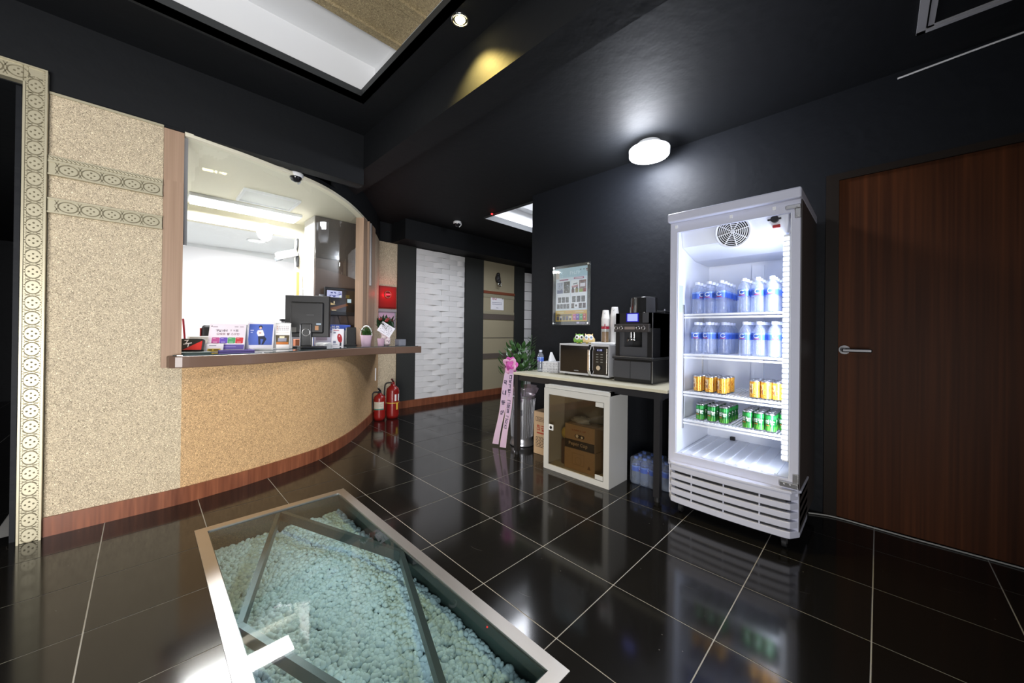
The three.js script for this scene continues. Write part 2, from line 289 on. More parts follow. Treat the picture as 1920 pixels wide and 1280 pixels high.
// ---------------------------------------------------------------- right wall and wooden door
{
  const w = struct('wall_right', [B(-2.67, -0.235, 0, 2.6, -3.09, -2.97), B(0.75, 2.6, 0, 2.6, -3.09, -2.97), B(-0.235, 0.75, 2.075, 2.6, -3.09, -2.97)], M.blackWall, 'black painted wall behind the drinks fridge and poster');
  struct('wall_corridor', [B(-2.67, -2.55, 0, 2.6, -5.6, -3.09)], M.blackWall, 'black side wall of the corridor');
  const d = struct('door_1', null, null, 'dark reddish brown wood grain door with lever handle', 'door');
  part('door_frame', [B(-0.235, -0.175, 0, 2.075, -3.06, -2.955), B(-0.175, 0.75, 2.035, 2.075, -3.06, -2.955), B(0.7, 0.76, 0, 2.075, -3.06, -2.955)], M.doorFrame, d);
  part('door_leaf', B(-0.175, 0.7, 0.008, 2.035, -3.02, -2.97), M.door, d);
  const h = part('door_handle', [cyl(-0.145, 1.013, -2.962, 0.026, 0.026, 0.016, 24, 'z'), cyl(-0.145, 1.013, -2.94, 0.011, 0.011, 0.05, 14, 'z'), RB(-0.155, -0.025, 1.0, 1.022, -2.925, -2.908, 0.007)], mat(lin(0.24, 0.24, 0.25), 0.4, 1), d); h.userData.label = 'satin metal lever handle';
  struct('wall_back', [B(2.5, 2.6, 0, 2.8, -3.0, 0.5)], M.blackWall, 'black wall past the wooden door');
  struct('wall_entry', [B(0.9, 1.0, 0, 2.8, 0.4, 0.52), B(0.9, 1.0, 0, 2.8, 2.08, 2.2), B(0.9, 1.0, 2.2, 2.8, 0.52, 2.08), B(1.0, 2.6, 0, 2.8, 0.4, 0.5)], M.blackWall, 'black wall around the added glazed entrance out of view');
  struct('wall_front', [B(-3.22, 1.0, 0, 2.8, 2.2, 2.3)], M.blackWall, 'black wall behind the viewpoint');
  const en = struct('window_2', null, null, 'added glazed entrance with aluminium frame behind the viewpoint', 'window');  // invented opening, sited so its light favours the left wall
  part('frame', [B(0.92, 0.98, 0, 2.2, 0.52, 0.56), B(0.92, 0.98, 0, 2.2, 2.04, 2.08), B(0.92, 0.98, 0, 2.2, 1.28, 1.32), B(0.92, 0.98, 2.16, 2.2, 0.52, 2.08)], M.alu, en);
  part('pane', [B(0.95, 0.951, 0.01, 2.16, 0.56, 1.28)], M.pane, en); part('pane', [B(0.95, 0.951, 0.01, 2.16, 1.32, 2.04)], M.pane, en);
  struct('wall_end', [B(-4.9, -2.7, 0, 2.6, -5.7, -5.6)], M.blackWall, 'black wall at the end of the corridor');
}
// ---------------------------------------------------------------- ceilings
{
  const A = 2.735, c = struct('ceiling', null, null, 'black painted ceiling with a raised white coffer', 'ceiling');
  const H0 = { x0: -2.655, x1: 1.2, z0: -1.09, z1: 1.0 };
  part('upper_ceiling', [B(-3.2, H0.x0, A, A + 0.05, -1.3, 2.3), B(H0.x1, 2.6, A, A + 0.05, -1.3, 2.3), B(H0.x0, H0.x1, A, A + 0.05, -1.3, H0.z0), B(H0.x0, H0.x1, A, A + 0.05, H0.z1, 2.3)], M.black, c);
  part('beam', B(-4.8, 2.6, 2.45, 2.8, -1.49, -1.295), M.black, c);
  const F = { x0: -3.62, x1: -2.68, z0: -4.7, z1: -3.09 };
  part('lower_ceiling', [B(-4.9, F.x0, 2.575, 2.62, -5.7, -1.49), B(F.x1, 2.6, 2.575, 2.62, -5.7, -1.49), B(F.x0, F.x1, 2.575, 2.62, -5.7, F.z0), B(F.x0, F.x1, 2.575, 2.62, F.z1, -1.49)], M.black, c);
  // coffer: dark lip, white sides, ceiling with stone strips
  const L = 0.095, s = 0.03;
  part('coffer_lip', [B(H0.x0 - 0.02, H0.x0, A, A + L, H0.z0 - 0.02, H0.z1 + 0.02), B(H0.x1, H0.x1 + 0.02, A, A + L, H0.z0 - 0.02, H0.z1 + 0.02), B(H0.x0, H0.x1, A, A + L, H0.z0 - 0.02, H0.z0), B(H0.x0, H0.x1, A, A + L, H0.z1, H0.z1 + 0.02)], M.lip, c);
  const W = { x0: H0.x0 - s, x1: H0.x1 + s, z0: H0.z0 - 0.115, z1: H0.z1 + 0.1 }, Y1 = 3.06;
  part('coffer_side', B(W.x0 - 0.04, W.x0, A + 0.05, Y1, W.z0 - 0.04, W.z1 + 0.04), M.white, c);
  part('coffer_side', B(W.x1, W.x1 + 0.04, A + 0.05, Y1, W.z0 - 0.04, W.z1 + 0.04), M.white, c);
  part('coffer_side', B(W.x0, W.x1, A + 0.05, Y1, W.z0 - 0.04, W.z0), M.white, c);
  part('coffer_side', B(W.x0, W.x1, A + 0.05, Y1, W.z1, W.z1 + 0.04), M.white, c);
  part('coffer_top', B(W.x0 - 0.04, W.x1 + 0.04, Y1, Y1 + 0.04, W.z0 - 0.04, W.z1 + 0.04), M.white, c);
  for (let k = 0; k < 6; k++) {
    const x = -2.34 + k * 0.31; if (x > -1.4) break;
    part('stone_moulding', [B(x, x + 0.055, Y1 - 0.055, Y1 - 0.001, W.z0 + 0.002, W.z1 - 0.002), B(x + 0.055, x + 0.063, Y1 - 0.062, Y1 - 0.001, W.z0 + 0.002, W.z1 - 0.002)], k ? M.stone : M.stone, c);
    part('stone_strip', B(x + 0.063, x + 0.31, Y1 - 0.045, Y1 - 0.001, W.z0 + 0.002, W.z1 - 0.002), M.stone, c);
  }
  // corridor coffer
  const E0 = 2.82;
  part('coffer_side', [B(F.x0 - 0.03, F.x0, 2.6, E0, F.z0 - 0.03, F.z1 + 0.03), B(F.x1, F.x1 + 0.03, 2.6, E0, F.z0 - 0.03, F.z1 + 0.03), B(F.x0, F.x1, 2.6, E0, F.z0 - 0.03, F.z0), B(F.x0, F.x1, 2.6, E0, F.z1, F.z1 + 0.03)], M.white, c);
  part('coffer_top', B(F.x0 - 0.03, F.x1 + 0.03, E0, E0 + 0.03, F.z0 - 0.03, F.z1 + 0.03), M.white, c);
  part('coffer_lip', [B(F.x0 - 0.005, F.x0 + 0.012, 2.555, 2.63, F.z0, F.z1), B(F.x0, F.x1, 2.555, 2.63, F.z1 - 0.012, F.z1 + 0.005)], M.lip, c);
  // bulkhead along the far wall
  part('bulkhead', B(-4.85, -4.42, 2.31, 2.58, -5.6, -2.42), M.black, c);
  // header over the reception and the flat black soffit behind it
  part('header', [B(-3.2, -3.085, 2.32, A, -1.3, 2.3)], M.black, c);
  part('soffit', slab([[-3.085, 0.4], ...curveBetween(0.11, -1.4), [-5, -1.4], [-5, 0.4]].map(([x, z]) => [x, z]), 2.335, 2.36), M.black, c);
  const addedPanel = thing('added_panel_lamp', 'added flat white LED panel lamp in the ceiling coffer out of view', 'ceiling lamp', [-0.7, 0, 0.25]);  // unseen fitting added to carry the coffer fill light
  part('housing', B(-0.5, 0.5, 3.02, 3.058, -0.6, 0.6), M.white, addedPanel);
  part('diffuser', B(-0.47, 0.47, 3.012, 3.021, -0.57, 0.57), glow(COOL, 1.2), addedPanel);
  const lin1 = thing('added_linear_lamp', 'added slim linear lamp in the ceiling coffer out of view', 'ceiling lamp', [-1.3, 2.93, 0.1]); part('body', RB(0, 0.04, -0.05, 0.05, -0.76, 0.76, 0.006), M.white, lin1); part('diffuser', B(-0.012, 0, -0.045, 0.045, -0.74, 0.74), glow(COOL, 1.5), lin1); for (const hz of [-0.6, 0.6]) part('hanger', cyl(0.02, 0.08, hz, 0.004, 0.004, 0.08, 8), M.alu, lin1);  // unseen fitting added to make the coffer sides bright
  const lp2 = thing('corridor_panel_lamp', 'white LED panel lamp set in the corridor coffer', 'ceiling lamp', [-3.15, 0, -3.85]);
  part('housing', B(-0.28, 0.28, 2.785, 2.818, -0.58, 0.58), M.white, lp2);
  part('diffuser', B(-0.26, 0.26, 2.778, 2.786, -0.56, 0.56), glow(COOL, 0.9), lp2);
}
// ---------------------------------------------------------------- left wall: chip panel, gilded bands, door surround
function medallions(parent, pts, ring, leaf) {
  for (const [x, y, z, vert] of pts) {
    const o = shadow(new THREE.Mesh(ring, M.goldDark)); o.name = 'medallion'; o.position.set(x, y, z); if (!vert) o.rotation.x = Math.PI / 2; parent.add(o);
  }
}
{
  const w = struct('wall_left', null, null, 'sand coloured mica chip wall panel beside the reception window');
  part('wall_panel', [B(-3.2, -3.08, 0, 2.32, -0.075, 0.36)], M.chip, w);
  part('wall_panel', [wallAlong([[-3.08, -0.075], [-3.083, -0.12], [-3.0855, -0.172]], 0, 0.86, -0.1, 0.001)], M.chip, w);
  part('top_bead', B(-3.08, -3.072, 2.312, 2.325, -0.075, 0.36), M.gold, w);
  struct('wall_entrance', [B(-3.2, -3.105, 2.33, 2.75, 0.442, 2.2), B(-3.2, -3.105, 0, 2.33, 1.5, 2.2)], M.blackWall, 'black wall over the gilded doorway');
  struct('wall_side_room', [B(-9.1, -9, 0, 2.4, 0.46, 2.2), B(-9, -3.105, 0, 2.4, 0.452, 0.47), B(-9, -3.105, 0, 2.4, 2.2, 2.3)], M.blackWall, 'black walls of the added deep unlit room behind the gilded doorway');  // room depth stretched so little light returns through the doorway
  struct('ceiling_side_room', [B(-9, -3.105, 2.335, 2.4, 0.47, 2.2)], M.black, 'black ceiling of the added deep unlit room behind the gilded doorway', 'ceiling');
  // medallion: flattened ring, cross leaves and four dots (lies in the y-z plane)
  const ring = (() => { const t = new THREE.TorusGeometry(0.0265, 0.0024, 5, 24); t.scale(1, 1.28, 1); t.rotateY(Math.PI / 2); const gs = [t];
    for (const [dy, dz] of [[0.012, 0], [-0.012, 0], [0, 0.013], [0, -0.013]]) gs.push(ball(0, dy, dz, 0.0042, 1, 6, 5));
    for (const s of [-1, 1]) for (const a of [-0.45, 0.45]) { const l = new THREE.BoxGeometry(0.003, 0.0035, 0.03); l.rotateX(a * s); l.translate(0, 0.039, s * 0.016); gs.push(l); }
    return join(gs); })();
  const s = thing('door_surround', 'gilded ornamental surround of the dark doorway', 'door surround');
  part('upright', [RB(-3.1, -3.05, 0, 2.415, 0.362, 0.44, 0.004)], M.gold, s);
  part('lintel', [RB(-3.1, -3.05, 2.325, 2.415, 0.44, 1.5, 0.004)], M.gold, s);
  part('bead_edge', [B(-3.055, -3.042, 0, 2.415, 0.362, 0.37), B(-3.055, -3.042, 0, 2.33, 0.432, 0.44), B(-3.055, -3.042, 2.407, 2.415, 0.37, 1.5), B(-3.055, -3.042, 2.325, 2.333, 0.44, 1.5)], M.gold, s);
  const dots = []; for (let y = 0.01; y < 2.4; y += 0.0125) for (const z of [0.375, 0.427]) dots.push(B(-3.05, -3.046, y, y + 0.007, z - 0.003, z + 0.003));
  part('beading', dots, M.gold, s);
  const pts = []; for (let k = 0; k < 30; k++) pts.push([-3.05, 0.035 + k * 0.0788, 0.401, 1]);
  for (let k = 0; k < 8; k++) pts.push([-3.05, 2.369, 0.455 + k * 0.0788, 0]);
  medallions(s, pts, ring);
  for (const [y0, y1, rope] of [[1.888, 1.99, 1], [1.69, 1.768, 0]]) {
    const b = thing('gilded_band', rope ? 'upper gilded ornamental band with rope edge on the chip wall' : 'lower gilded ornamental band without rope edge on the chip wall', 'moulding');
    const yt = rope ? y1 - 0.028 : y1;
    part('band', RB(-3.09, -3.06, y0, yt, -0.073, 0.361, 0.003), M.gold, b);
    part('edge', [B(-3.062, -3.054, y0, y0 + 0.008, -0.073, 0.361), B(-3.062, -3.054, yt - 0.008, yt, -0.073, 0.361)], M.gold, b);
    if (rope) { const g = []; for (let k = 0; k < 28; k++) { const c = new THREE.CapsuleGeometry(0.006, 0.012, 3, 6); c.rotateX(0.9); c.translate(-3.062, y1 - 0.014, -0.06 + k * 0.0152); g.push(c); } g.push(B(-3.08, -3.062, y1 - 0.028, y1, -0.073, 0.361)); part('rope_edge', g, M.gold, b); }
    medallions(b, [...Array(5)].map((_, k) => [-3.06, (y0 + yt) / 2, -0.025 + k * 0.0788, 0]), ring);
  }
  const bl = struct('baseboard_left', [wallAlong([[-3.08, 0.36], [-3.08, 0.1], ...curveBetween(0.099, -2.26)], 0, 0.1, 0, 0.012)], M.base, 'reddish brown wooden skirting along the reception', 'baseboard');
}
// ---------------------------------------------------------------- reception counter and window
const CT = 0.925;
{
  const r = thing('reception_counter', 'curved reception counter with sand coloured chip front and brown top', 'counter');
  part('front_panel', wallAlong([[-3.0855, -0.172], ...curveBetween(-0.173, -2.26)], 0, 0.855, -0.06, 0), M.chipWarm, r);
  const front = [[-3.085, -0.1], [-3.03, -0.105], [-3.0, -0.14], [-2.995, -0.2], [-3.01, -0.34], [-3.055, -0.56], [-3.17, -0.82], [-3.31, -1.05], [-3.47, -1.32], [-3.575, -1.57], [-3.605, -1.75], [-3.61, -1.88]];
  const fc = new THREE.CatmullRomCurve3(front.map(([x, z]) => new THREE.Vector3(x, 0, z)), false, 'catmullrom', 0.5).getSpacedPoints(60).map(p => [p.x, p.z]);
  const inner = [[-4.45, -1.88], [-4.2, -1.5], [-3.95, -1.1], [-3.8, -0.6], [-3.75, -0.1]];
  part('worktop', slab([...fc, ...inner], 0.853, CT, 0.006), M.counter, r);
  part('worktop_end', slab([[-3.612, -1.882], [-3.612, -2.19], [-4.5, -2.19], [-4.45, -1.882]], 0.853, CT, 0.003), M.counter, r);
  const gl = [...offset(fc, -0.02).slice(2), [-3.63, -2.16], [-4.4, -2.16], ...inner.slice(1).map(([x, z]) => [x + 0.02, z])];
  part('glass_top', slab(gl, CT, CT + 0.006), mat(lin(0.045, 0.07, 0.075), 0.03, 0, { specularIntensity: 1, clearcoat: 1, clearcoatRoughness: 0.02 }), r).userData.label = 'dark glass sheet lying on the worktop';
  const w = struct('window_1', null, null, 'curved reception window with hanging glass screen', 'window');
  part('jamb', [B(-3.2, -3.075, 0.853, 2.312, -0.168, -0.076)], M.jamb, w);
  part('jamb', [wallAlong(curveBetween(-1.64, -1.74), 0.92, 2.31, -0.07, 0.012)], M.jamb, w);
  part('jamb', [wallAlong(curveBetween(-1.74, -1.93), 0.92, 2.31, -0.09, 0.03)], M.jamb, w);
  part('glass_screen', wallAlong(curveBetween(-0.17, -1.7), 1.62, 2.3, -0.03, -0.029), M.pane, w);
  part('glass_channel', wallAlong(curveBetween(-0.168, -0.19), 1.62, 2.3, -0.04, -0.02), M.alu, w);
  part('glass_channel', wallAlong(curveBetween(-1.76, -1.8), 1.6, 2.3, 0.03, 0.045), M.alu, w);
  part('top_strip', wallAlong(curveBetween(-0.168, -1.76), 2.3, 2.325, -0.03, 0.004), M.cream, w);
  struct('wall_curved', [wallAlong(curveBetween(-1.93, -2.26), 0.855, 2.3, -0.06, 0)], M.chip, 'curved chip wall at the end of the reception window');
  struct('trim_1', [wallAlong(curveBetween(-1.2, -2.3), 2.325, 2.58, -0.05, 0.002)], M.black, 'black curved fascia over the reception window', 'trim');
}
// ---------------------------------------------------------------- reception booth interior
{
  struct('ceiling_booth', [slab([...offset(curveBetween(0.1, -1.95), -0.03), [-4.72, -1.95], [-4.72, 0.4], [-3.2, 0.4]], 2.3, 2.322)], M.cream, 'pale cream ceiling of the reception booth', 'ceiling');
  struct('ceiling_booth_inner', [B(-6.2, -4.79, 2.16, 2.2, -2.3, 0.6)], M.boothWhite, 'lowered white ceiling at the back of the booth', 'ceiling');
  struct('trim_2', [B(-4.8, -4.72, 2.145, 2.322, -2.0, 0.6)], M.cream, 'cream beam across the booth ceiling', 'trim');
  struct('wall_booth', [B(-6.2, -6.1, 0, 2.2, -2.3, 0.6)], M.boothWhite, 'bright white back wall of the booth');
  struct('wall_booth_left', [B(-6.2, -3.2, 0, 2.4, 0.36, 0.45)], M.white, 'white left side wall of the booth');
  struct('wall_booth_right', [B(-6.2, -4.86, 0, 2.6, -2.4, -2.3)], M.white, 'white right side wall of the booth');
  struct('trim_3', [B(-4.8, -4.7, 0, 2.15, -1.32, -1.225)], M.cream, 'cream post beside the dark wall cabinet', 'trim');
  struct('floor_booth', [B(-6.2, -3.2, -0.05, -0.002, -2.3, 0.4)], M.matBlack, 'dark floor inside the booth', 'floor');
  const cab = thing('tall_cabinet', 'tall dark brown gloss cabinet with pale side in the booth', 'cabinet');
  part('side_panel', B(-4.56, -4.22, 0.6, 2.298, -1.285, -1.262), mat(lin(0.45, 0.43, 0.41), 0.45), cab);
  part('body', B(-4.56, -4.22, 0.6, 2.298, -1.76, -1.286), mat(lin(0.12, 0.1, 0.09), 0.4), cab);
  part('door_panel', B(-4.22, -4.2, 1.86, 2.295, -1.75, -1.268), mat(lin(0.11, 0.095, 0.085), 0.12), cab);
  part('door_panel', B(-4.22, -4.2, 0.62, 1.855, -1.75, -1.268), mat(lin(0.12, 0.09, 0.075), 0.2), cab);
  part('handle', RB(-4.2, -4.19, 1.79, 1.84, -1.52, -1.505, 0.003), M.chrome, cab);
  const v = thing('air_vent', 'white rectangular air vent in the booth ceiling', 'vent', [-4.02, 2.3, -0.81]);
  part('frame', [B(-0.19, 0.19, -0.02, 0, -0.22, -0.2), B(-0.19, 0.19, -0.02, 0, 0.2, 0.22), B(-0.19, -0.17, -0.02, 0, -0.2, 0.2), B(0.17, 0.19, -0.02, 0, -0.2, 0.2)], M.white, v);
  part('louvre', B(-0.17, 0.17, -0.012, 0, -0.2, 0.2), mat(lin(0.7, 0.72, 0.7), 0.6), v);
  const fl = thing('batten_lamp', 'fluorescent batten lamp under the booth ceiling', 'lamp', [-4.43, 2.26, -0.72]);
  part('body', RB(-0.13, 0.13, 0.012, 0.04, -0.45, 0.45, 0.005), M.white, fl);
  part('diffuser', RB(-0.12, 0.12, -0.008, 0.012, -0.43, 0.43, 0.006), glow(WHITE, 3), fl);
  const dl = thing('downlight', 'small round recessed downlight in the booth ceiling', 'lamp', [-5.3, 2.155, -0.95]);
  part('rim', (() => { const t = new THREE.TorusGeometry(0.09, 0.01, 6, 28); t.rotateX(Math.PI / 2); return t; })(), M.white, dl);
  part('lens', cyl(0, 0.002, 0, 0.085, 0.085, 0.006, 28), glow(WHITE, 5), dl);
  const cc = thing('camera_housing', 'grey and white angular camera housing on the cream post', 'camera', [-4.72, 1.93, -1.13], 0);
  { const b = RB(-0.06, 0.06, -0.035, 0.045, -0.1, 0.1, 0.01); b.rotateX(0.35); part('housing', b, mat(lin(0.7, 0.7, 0.74), 0.4), cc);
    const f = RB(-0.05, 0.05, -0.045, 0.0, 0.06, 0.12, 0.01); f.rotateX(0.35); part('front', f, mat(lin(0.3, 0.32, 0.35), 0.4), cc);
    part('bracket', [tube([[0.02, 0, -0.06], [0.03, 0.08, -0.09], [0.02, 0.2, -0.1]], 0.012, 10), RB(-0.03, 0.05, -0.12, 0.03, -0.11, -0.09, 0.005)], M.matBlack, cc);
    part('cable', tube([[0.02, 0.2, -0.1], [0.03, 0.1, -0.08], [0.0, -0.1, -0.09], [0.02, -0.4, -0.095]], 0.006, 16), M.paper, cc); }
  const sh = thing('post_notice', 'yellow and white strip notices stuck on the cream post', 'notice', [-4.695, 1.62, -1.25]);
  part('strip', B(-0.002, 0.004, -0.2, 0.13, 0.0, 0.028), mat(lin(0.5, 0.33, 0.1), 0.6), sh);
  part('strip', B(-0.002, 0.004, -0.2, 0.1, -0.03, -0.002), M.paper, sh);
  single('switch_box', 'small grey switch box on the cream post', 'switch', RB(-4.7, -4.67, 1.42, 1.56, -1.32, -1.27, 0.004), mat(lin(0.42, 0.42, 0.4), 0.5));
}
// ---------------------------------------------------------------- far wall with its panels
{
  const X = -4.8;
  struct('wall_far', [B(X - 0.1, X, 0, 2.6, -5.6, -2.2)], M.black, 'black wall behind the chip, white brick and gilded panels');
  const P = struct('wall_far_panels', null, null, 'row of chip, black, white brick and gilded panels on the far wall');
  part('chip_panel', B(X, X + 0.02, 0.1, 2.305, -2.5, -2.2), M.chip, P);
  part('black_pilaster', B(X, X + 0.035, 0.1, 2.32, -2.79, -2.502), M.darkFace, P);
  part('black_pilaster', B(X, X + 0.035, 0.1, 2.32, -4.08, -3.69), M.darkFace, P);
  part('black_pilaster', B(X, X + 0.035, 0.1, 2.32, -5.1, -4.83), M.darkFace, P);
  // white woven bricks
  const bh = 0.0828, bl = 0.297, brick = (flip) => { const g = new THREE.BoxGeometry(0.02, bh - 0.003, bl - 0.002, 1, 1, 4), p = g.attributes.position; for (let i = 0; i < p.count; i++) if (p.getX(i) > 0) { const t = p.getZ(i) / bl + 0.5; p.setX(i, 0.008 + 0.024 * Math.sin(Math.PI * t) * (flip ? 0.25 : 1) + (flip ? 0.004 : 0)); } g.computeVertexNormals(); return clean(g); };
  const bA = brick(false), bB = brick(true), wm = [0.74, 0.7, 0.66].map(k => mat(lin(k, k * 0.99, k * 0.98), 0.55));
  for (let r = 0; r < 27; r++) for (let k = -1; k < 4; k++) {
    const off = (r % 2) * 0.5, za = -2.792 - (k + off) * bl, zc = za - bl / 2; let g = (r + k) % 2 ? bA : bB;
    let z0 = Math.min(za, -2.792), z1 = Math.max(za - bl, -3.682); if (z0 - z1 < 0.02) continue;
    const o = shadow(new THREE.Mesh(g, wm[Math.floor(rnd() * 3)])); o.name = 'brick'; o.position.set(X + 0.012, 0.1 + (r + 0.5) * 0.0815, (z0 + z1) / 2); o.scale.z = (z0 - z1) / bl; P.add(o);
  }
  part('brick_backing', B(X, X + 0.008, 0.1, 2.3, -3.685, -2.79), M.white, P);
  for (let r = 0; r < 12; r++) { const o = shadow(new THREE.Mesh(bA, wm[r % 3])); o.name = 'brick'; o.position.set(X + 0.012, 0.18 + r * 0.178, -5.28); o.scale.set(1, 2.1, 1.1); P.add(o); }
  // gilded panel
  part('gilded_panel', [B(X, X + 0.02, 0.1, 2.32, -4.83, -4.08)], mat(lin(0.42, 0.37, 0.25), 0.5, 0.2, { bumpMap: rep(chipBump, 3), bumpScale: 0.002 }), P);
  part('panel_rail', B(X + 0.02, X + 0.04, 1.755, 1.8, -4.83, -4.08), mat(lin(0.2, 0.06, 0.03), 0.5), P);
  part('panel_rail', B(X + 0.02, X + 0.035, 1.31, 1.4, -4.83, -4.08), mat(lin(0.11, 0.09, 0.075), 0.5), P);
  part('panel_rail', B(X + 0.02, X + 0.035, 0.63, 0.72, -4.83, -4.08), mat(lin(0.11, 0.09, 0.075), 0.5), P);
  part('panel_bead', [B(X + 0.02, X + 0.03, 1.69, 1.75, -4.83, -4.08), B(X + 0.02, X + 0.03, 1.405, 1.45, -4.83, -4.08)], M.gold, P);
  part('panel_groove', [B(X + 0.02, X + 0.023, 0.985, 0.993, -4.83, -4.08)], M.matBlack, P);
  struct('baseboard_far', [B(X, X + 0.05, 0, 0.1, -5.6, -2.3)], M.base, 'brown wooden skirting under the far panels', 'baseboard');
  // wall lamp
  const wl = thing('wall_ornament', 'dark metal lion mask ornament on the gilded panel', 'ornament', [X + 0.02, 2.0, -4.4]);
  part('mask', [ball(0.02, 0.03, 0, 0.05, 1.5), ball(0.05, -0.02, 0, 0.035, 1.2), ball(0.06, -0.06, 0.0, 0.025), ball(0.03, 0.1, 0.0, 0.035)], M.matBlack, wl);
  part('ring', (() => { const t = new THREE.TorusGeometry(0.035, 0.007, 8, 24); t.rotateY(Math.PI / 2); t.translate(0.075, -0.075, 0); return t; })(), M.chrome, wl);
  const notice = thing('wall_notice', 'white paper notice with red heading on the gilded panel', 'notice', [X + 0.022, 1.6, -4.41], Math.PI / 2);
  part('sheet', B(-0.155, 0.155, -0.12, 0.12, 0, 0.003), M.paper, notice);
  part('print', plate(0.3, 0.232, 0, 0, 0.0045), print(256, 200, (g, w, h) => { g.fillStyle = '#f2f1f6'; g.fillRect(0, 0, w, h); hangul(g, '안내', 26, 14, 40, '#a03048', 6); for (let r = 0; r < 2; r++) for (let k = 0; k < 12; k++) { g.fillStyle = '#557'; g.fillRect(24 + k * 17, 88 + r * 26, 12, 9); } g.fillStyle = '#99a'; g.fillRect(104, 168, 44, 8); g.fillStyle = '#777'; g.beginPath(); g.moveTo(w, 0); g.lineTo(w - 54, 8); g.lineTo(w - 10, 44); g.fill(); }), notice);
}

// ---------------------------------------------------------------- ceiling fittings
{
  const d = thing('round_ceiling_lamp', 'round flat white LED ceiling lamp above the coffee table', 'ceiling lamp', [-1.27, -0.03, -2.755]);
  part('base', cyl(0, 2.576, 0, 0.085, 0.085, 0.055, 40), M.white, d);
  part('rim', cyl(0, 2.528, 0, 0.148, 0.15, 0.045, 48), mat(lin(0.85, 0.87, 0.9), 0.3, 0, { emissive: COOL, emissiveIntensity: 2 }), d);
  part('diffuser', cyl(0, 2.503, 0, 0.142, 0.147, 0.008, 48), glow(COOL, 9), d);
  const dp = new THREE.PointLight(COOL, 4.6, 0, 2); dp.position.set(-1.27, 2.42, -2.63); dp.castShadow = true; dp.shadow.radius = 6; scene.add(dp);
  const s = thing('spotlight', 'small round warm recessed spotlight beside the ceiling coffer', 'spotlight', [-1.57, 2.735, -1.16]);
  part('rim', (() => { const t = new THREE.TorusGeometry(0.042, 0.006, 8, 28); t.rotateX(Math.PI / 2); return t; })(), M.chrome, s);
  part('bulb', ball(0, 0.004, 0, 0.028, 0.7), glow(0xffe9a0, 30), s);
  const sl = new THREE.SpotLight(0xffdf80, 7, 4, R(55), 0.6, 2); sl.position.set(-1.57, 2.705, -1.16); sl.target.position.set(-1.6, 0, -1.42); sl.castShadow = true; scene.add(sl, sl.target);
  const cam = (pos, label, turn) => {
    const c = thing('dome_camera', label, 'camera', pos, turn, undefined);
    part('base', lathe([[0, 0], [0.052, 0], [0.055, -0.012], [0.05, -0.03], [0.043, -0.034]], 28), M.white, c);
    part('dome', lathe([[0.043, -0.03], [0.041, -0.046], [0.03, -0.062], [0.014, -0.07], [0, -0.072]], 24), mat(lin(0.012, 0.012, 0.015), 0.08), c);
    const eyes = []; for (let k = 0; k < 6; k++) { const a = k * 1.05; eyes.push(ball(0.03 * Math.cos(a), -0.05, 0.03 * Math.sin(a), 0.006, 1, 8, 6)); } part('led', eyes, M.chrome, c);
    part('arm', tube([[0.05, -0.02, 0.01], [0.05, -0.05, 0.01], [0.025, -0.076, 0.005]], 0.006, 10), M.white, c); return c;
  };
  cam([-3.28, 2.335, -0.84], 'white dome camera over the reception window', 2.4);
  cam([-4.03, 2.575, -2.97], 'white dome camera on the ceiling before the white brick panel', 1);
  const h = thing('ceiling_hatch', 'black ceiling access hatch with aluminium frame', 'hatch', [0.12, 2.575, -2.66]);
  const hm = mat(lin(0.42, 0.42, 0.44), 0.5);
  part('frame', [B(0, 0.03, -0.008, 0.002, 0, 0.6), B(0, 0.6, -0.008, 0.002, 0, 0.025), B(0.57, 0.6, -0.008, 0.002, 0, 0.6), B(0, 0.6, -0.008, 0.002, 0.575, 0.6)], hm, h);
  part('inner_frame', [B(0.036, 0.056, -0.006, 0.002, 0.03, 0.57), B(0.036, 0.564, -0.006, 0.002, 0.03, 0.045)], hm, h);
  part('panel', B(0.056, 0.56, -0.003, 0.001, 0.045, 0.57), M.black, h);
  single('wall_cable', 'thin white cable along the top of the black wall over the door', 'cable', tube([[0.065, 2.536, -2.962], [0.2, 2.545, -2.963], [0.48, 2.559, -2.962], [0.9, 2.562, -2.963]], 0.005, 30), M.paper);
  single('floor_cable', 'thin pale cable lying along the foot of the wooden door', 'cable', tube([[-0.3, 0.006, -2.9], [-0.2, 0.006, -2.945], [0.0, 0.005, -2.95], [0.12, 0.006, -2.945], [0.3, 0.005, -2.951], [0.6, 0.006, -2.95]], 0.0045, 50), mat(lin(0.42, 0.42, 0.4), 0.5));
  const det = thing('alarm_indicator', 'tiny red indicator lamp on the ceiling by the corridor coffer', 'indicator', [-3.42, 2.57, -3.05]);
  part('base', cyl(0, 0, 0, 0.02, 0.016, 0.012, 16), M.matBlack, det); part('led', ball(0, -0.008, 0, 0.011), glow(0xff1a1a, 14), det);
}
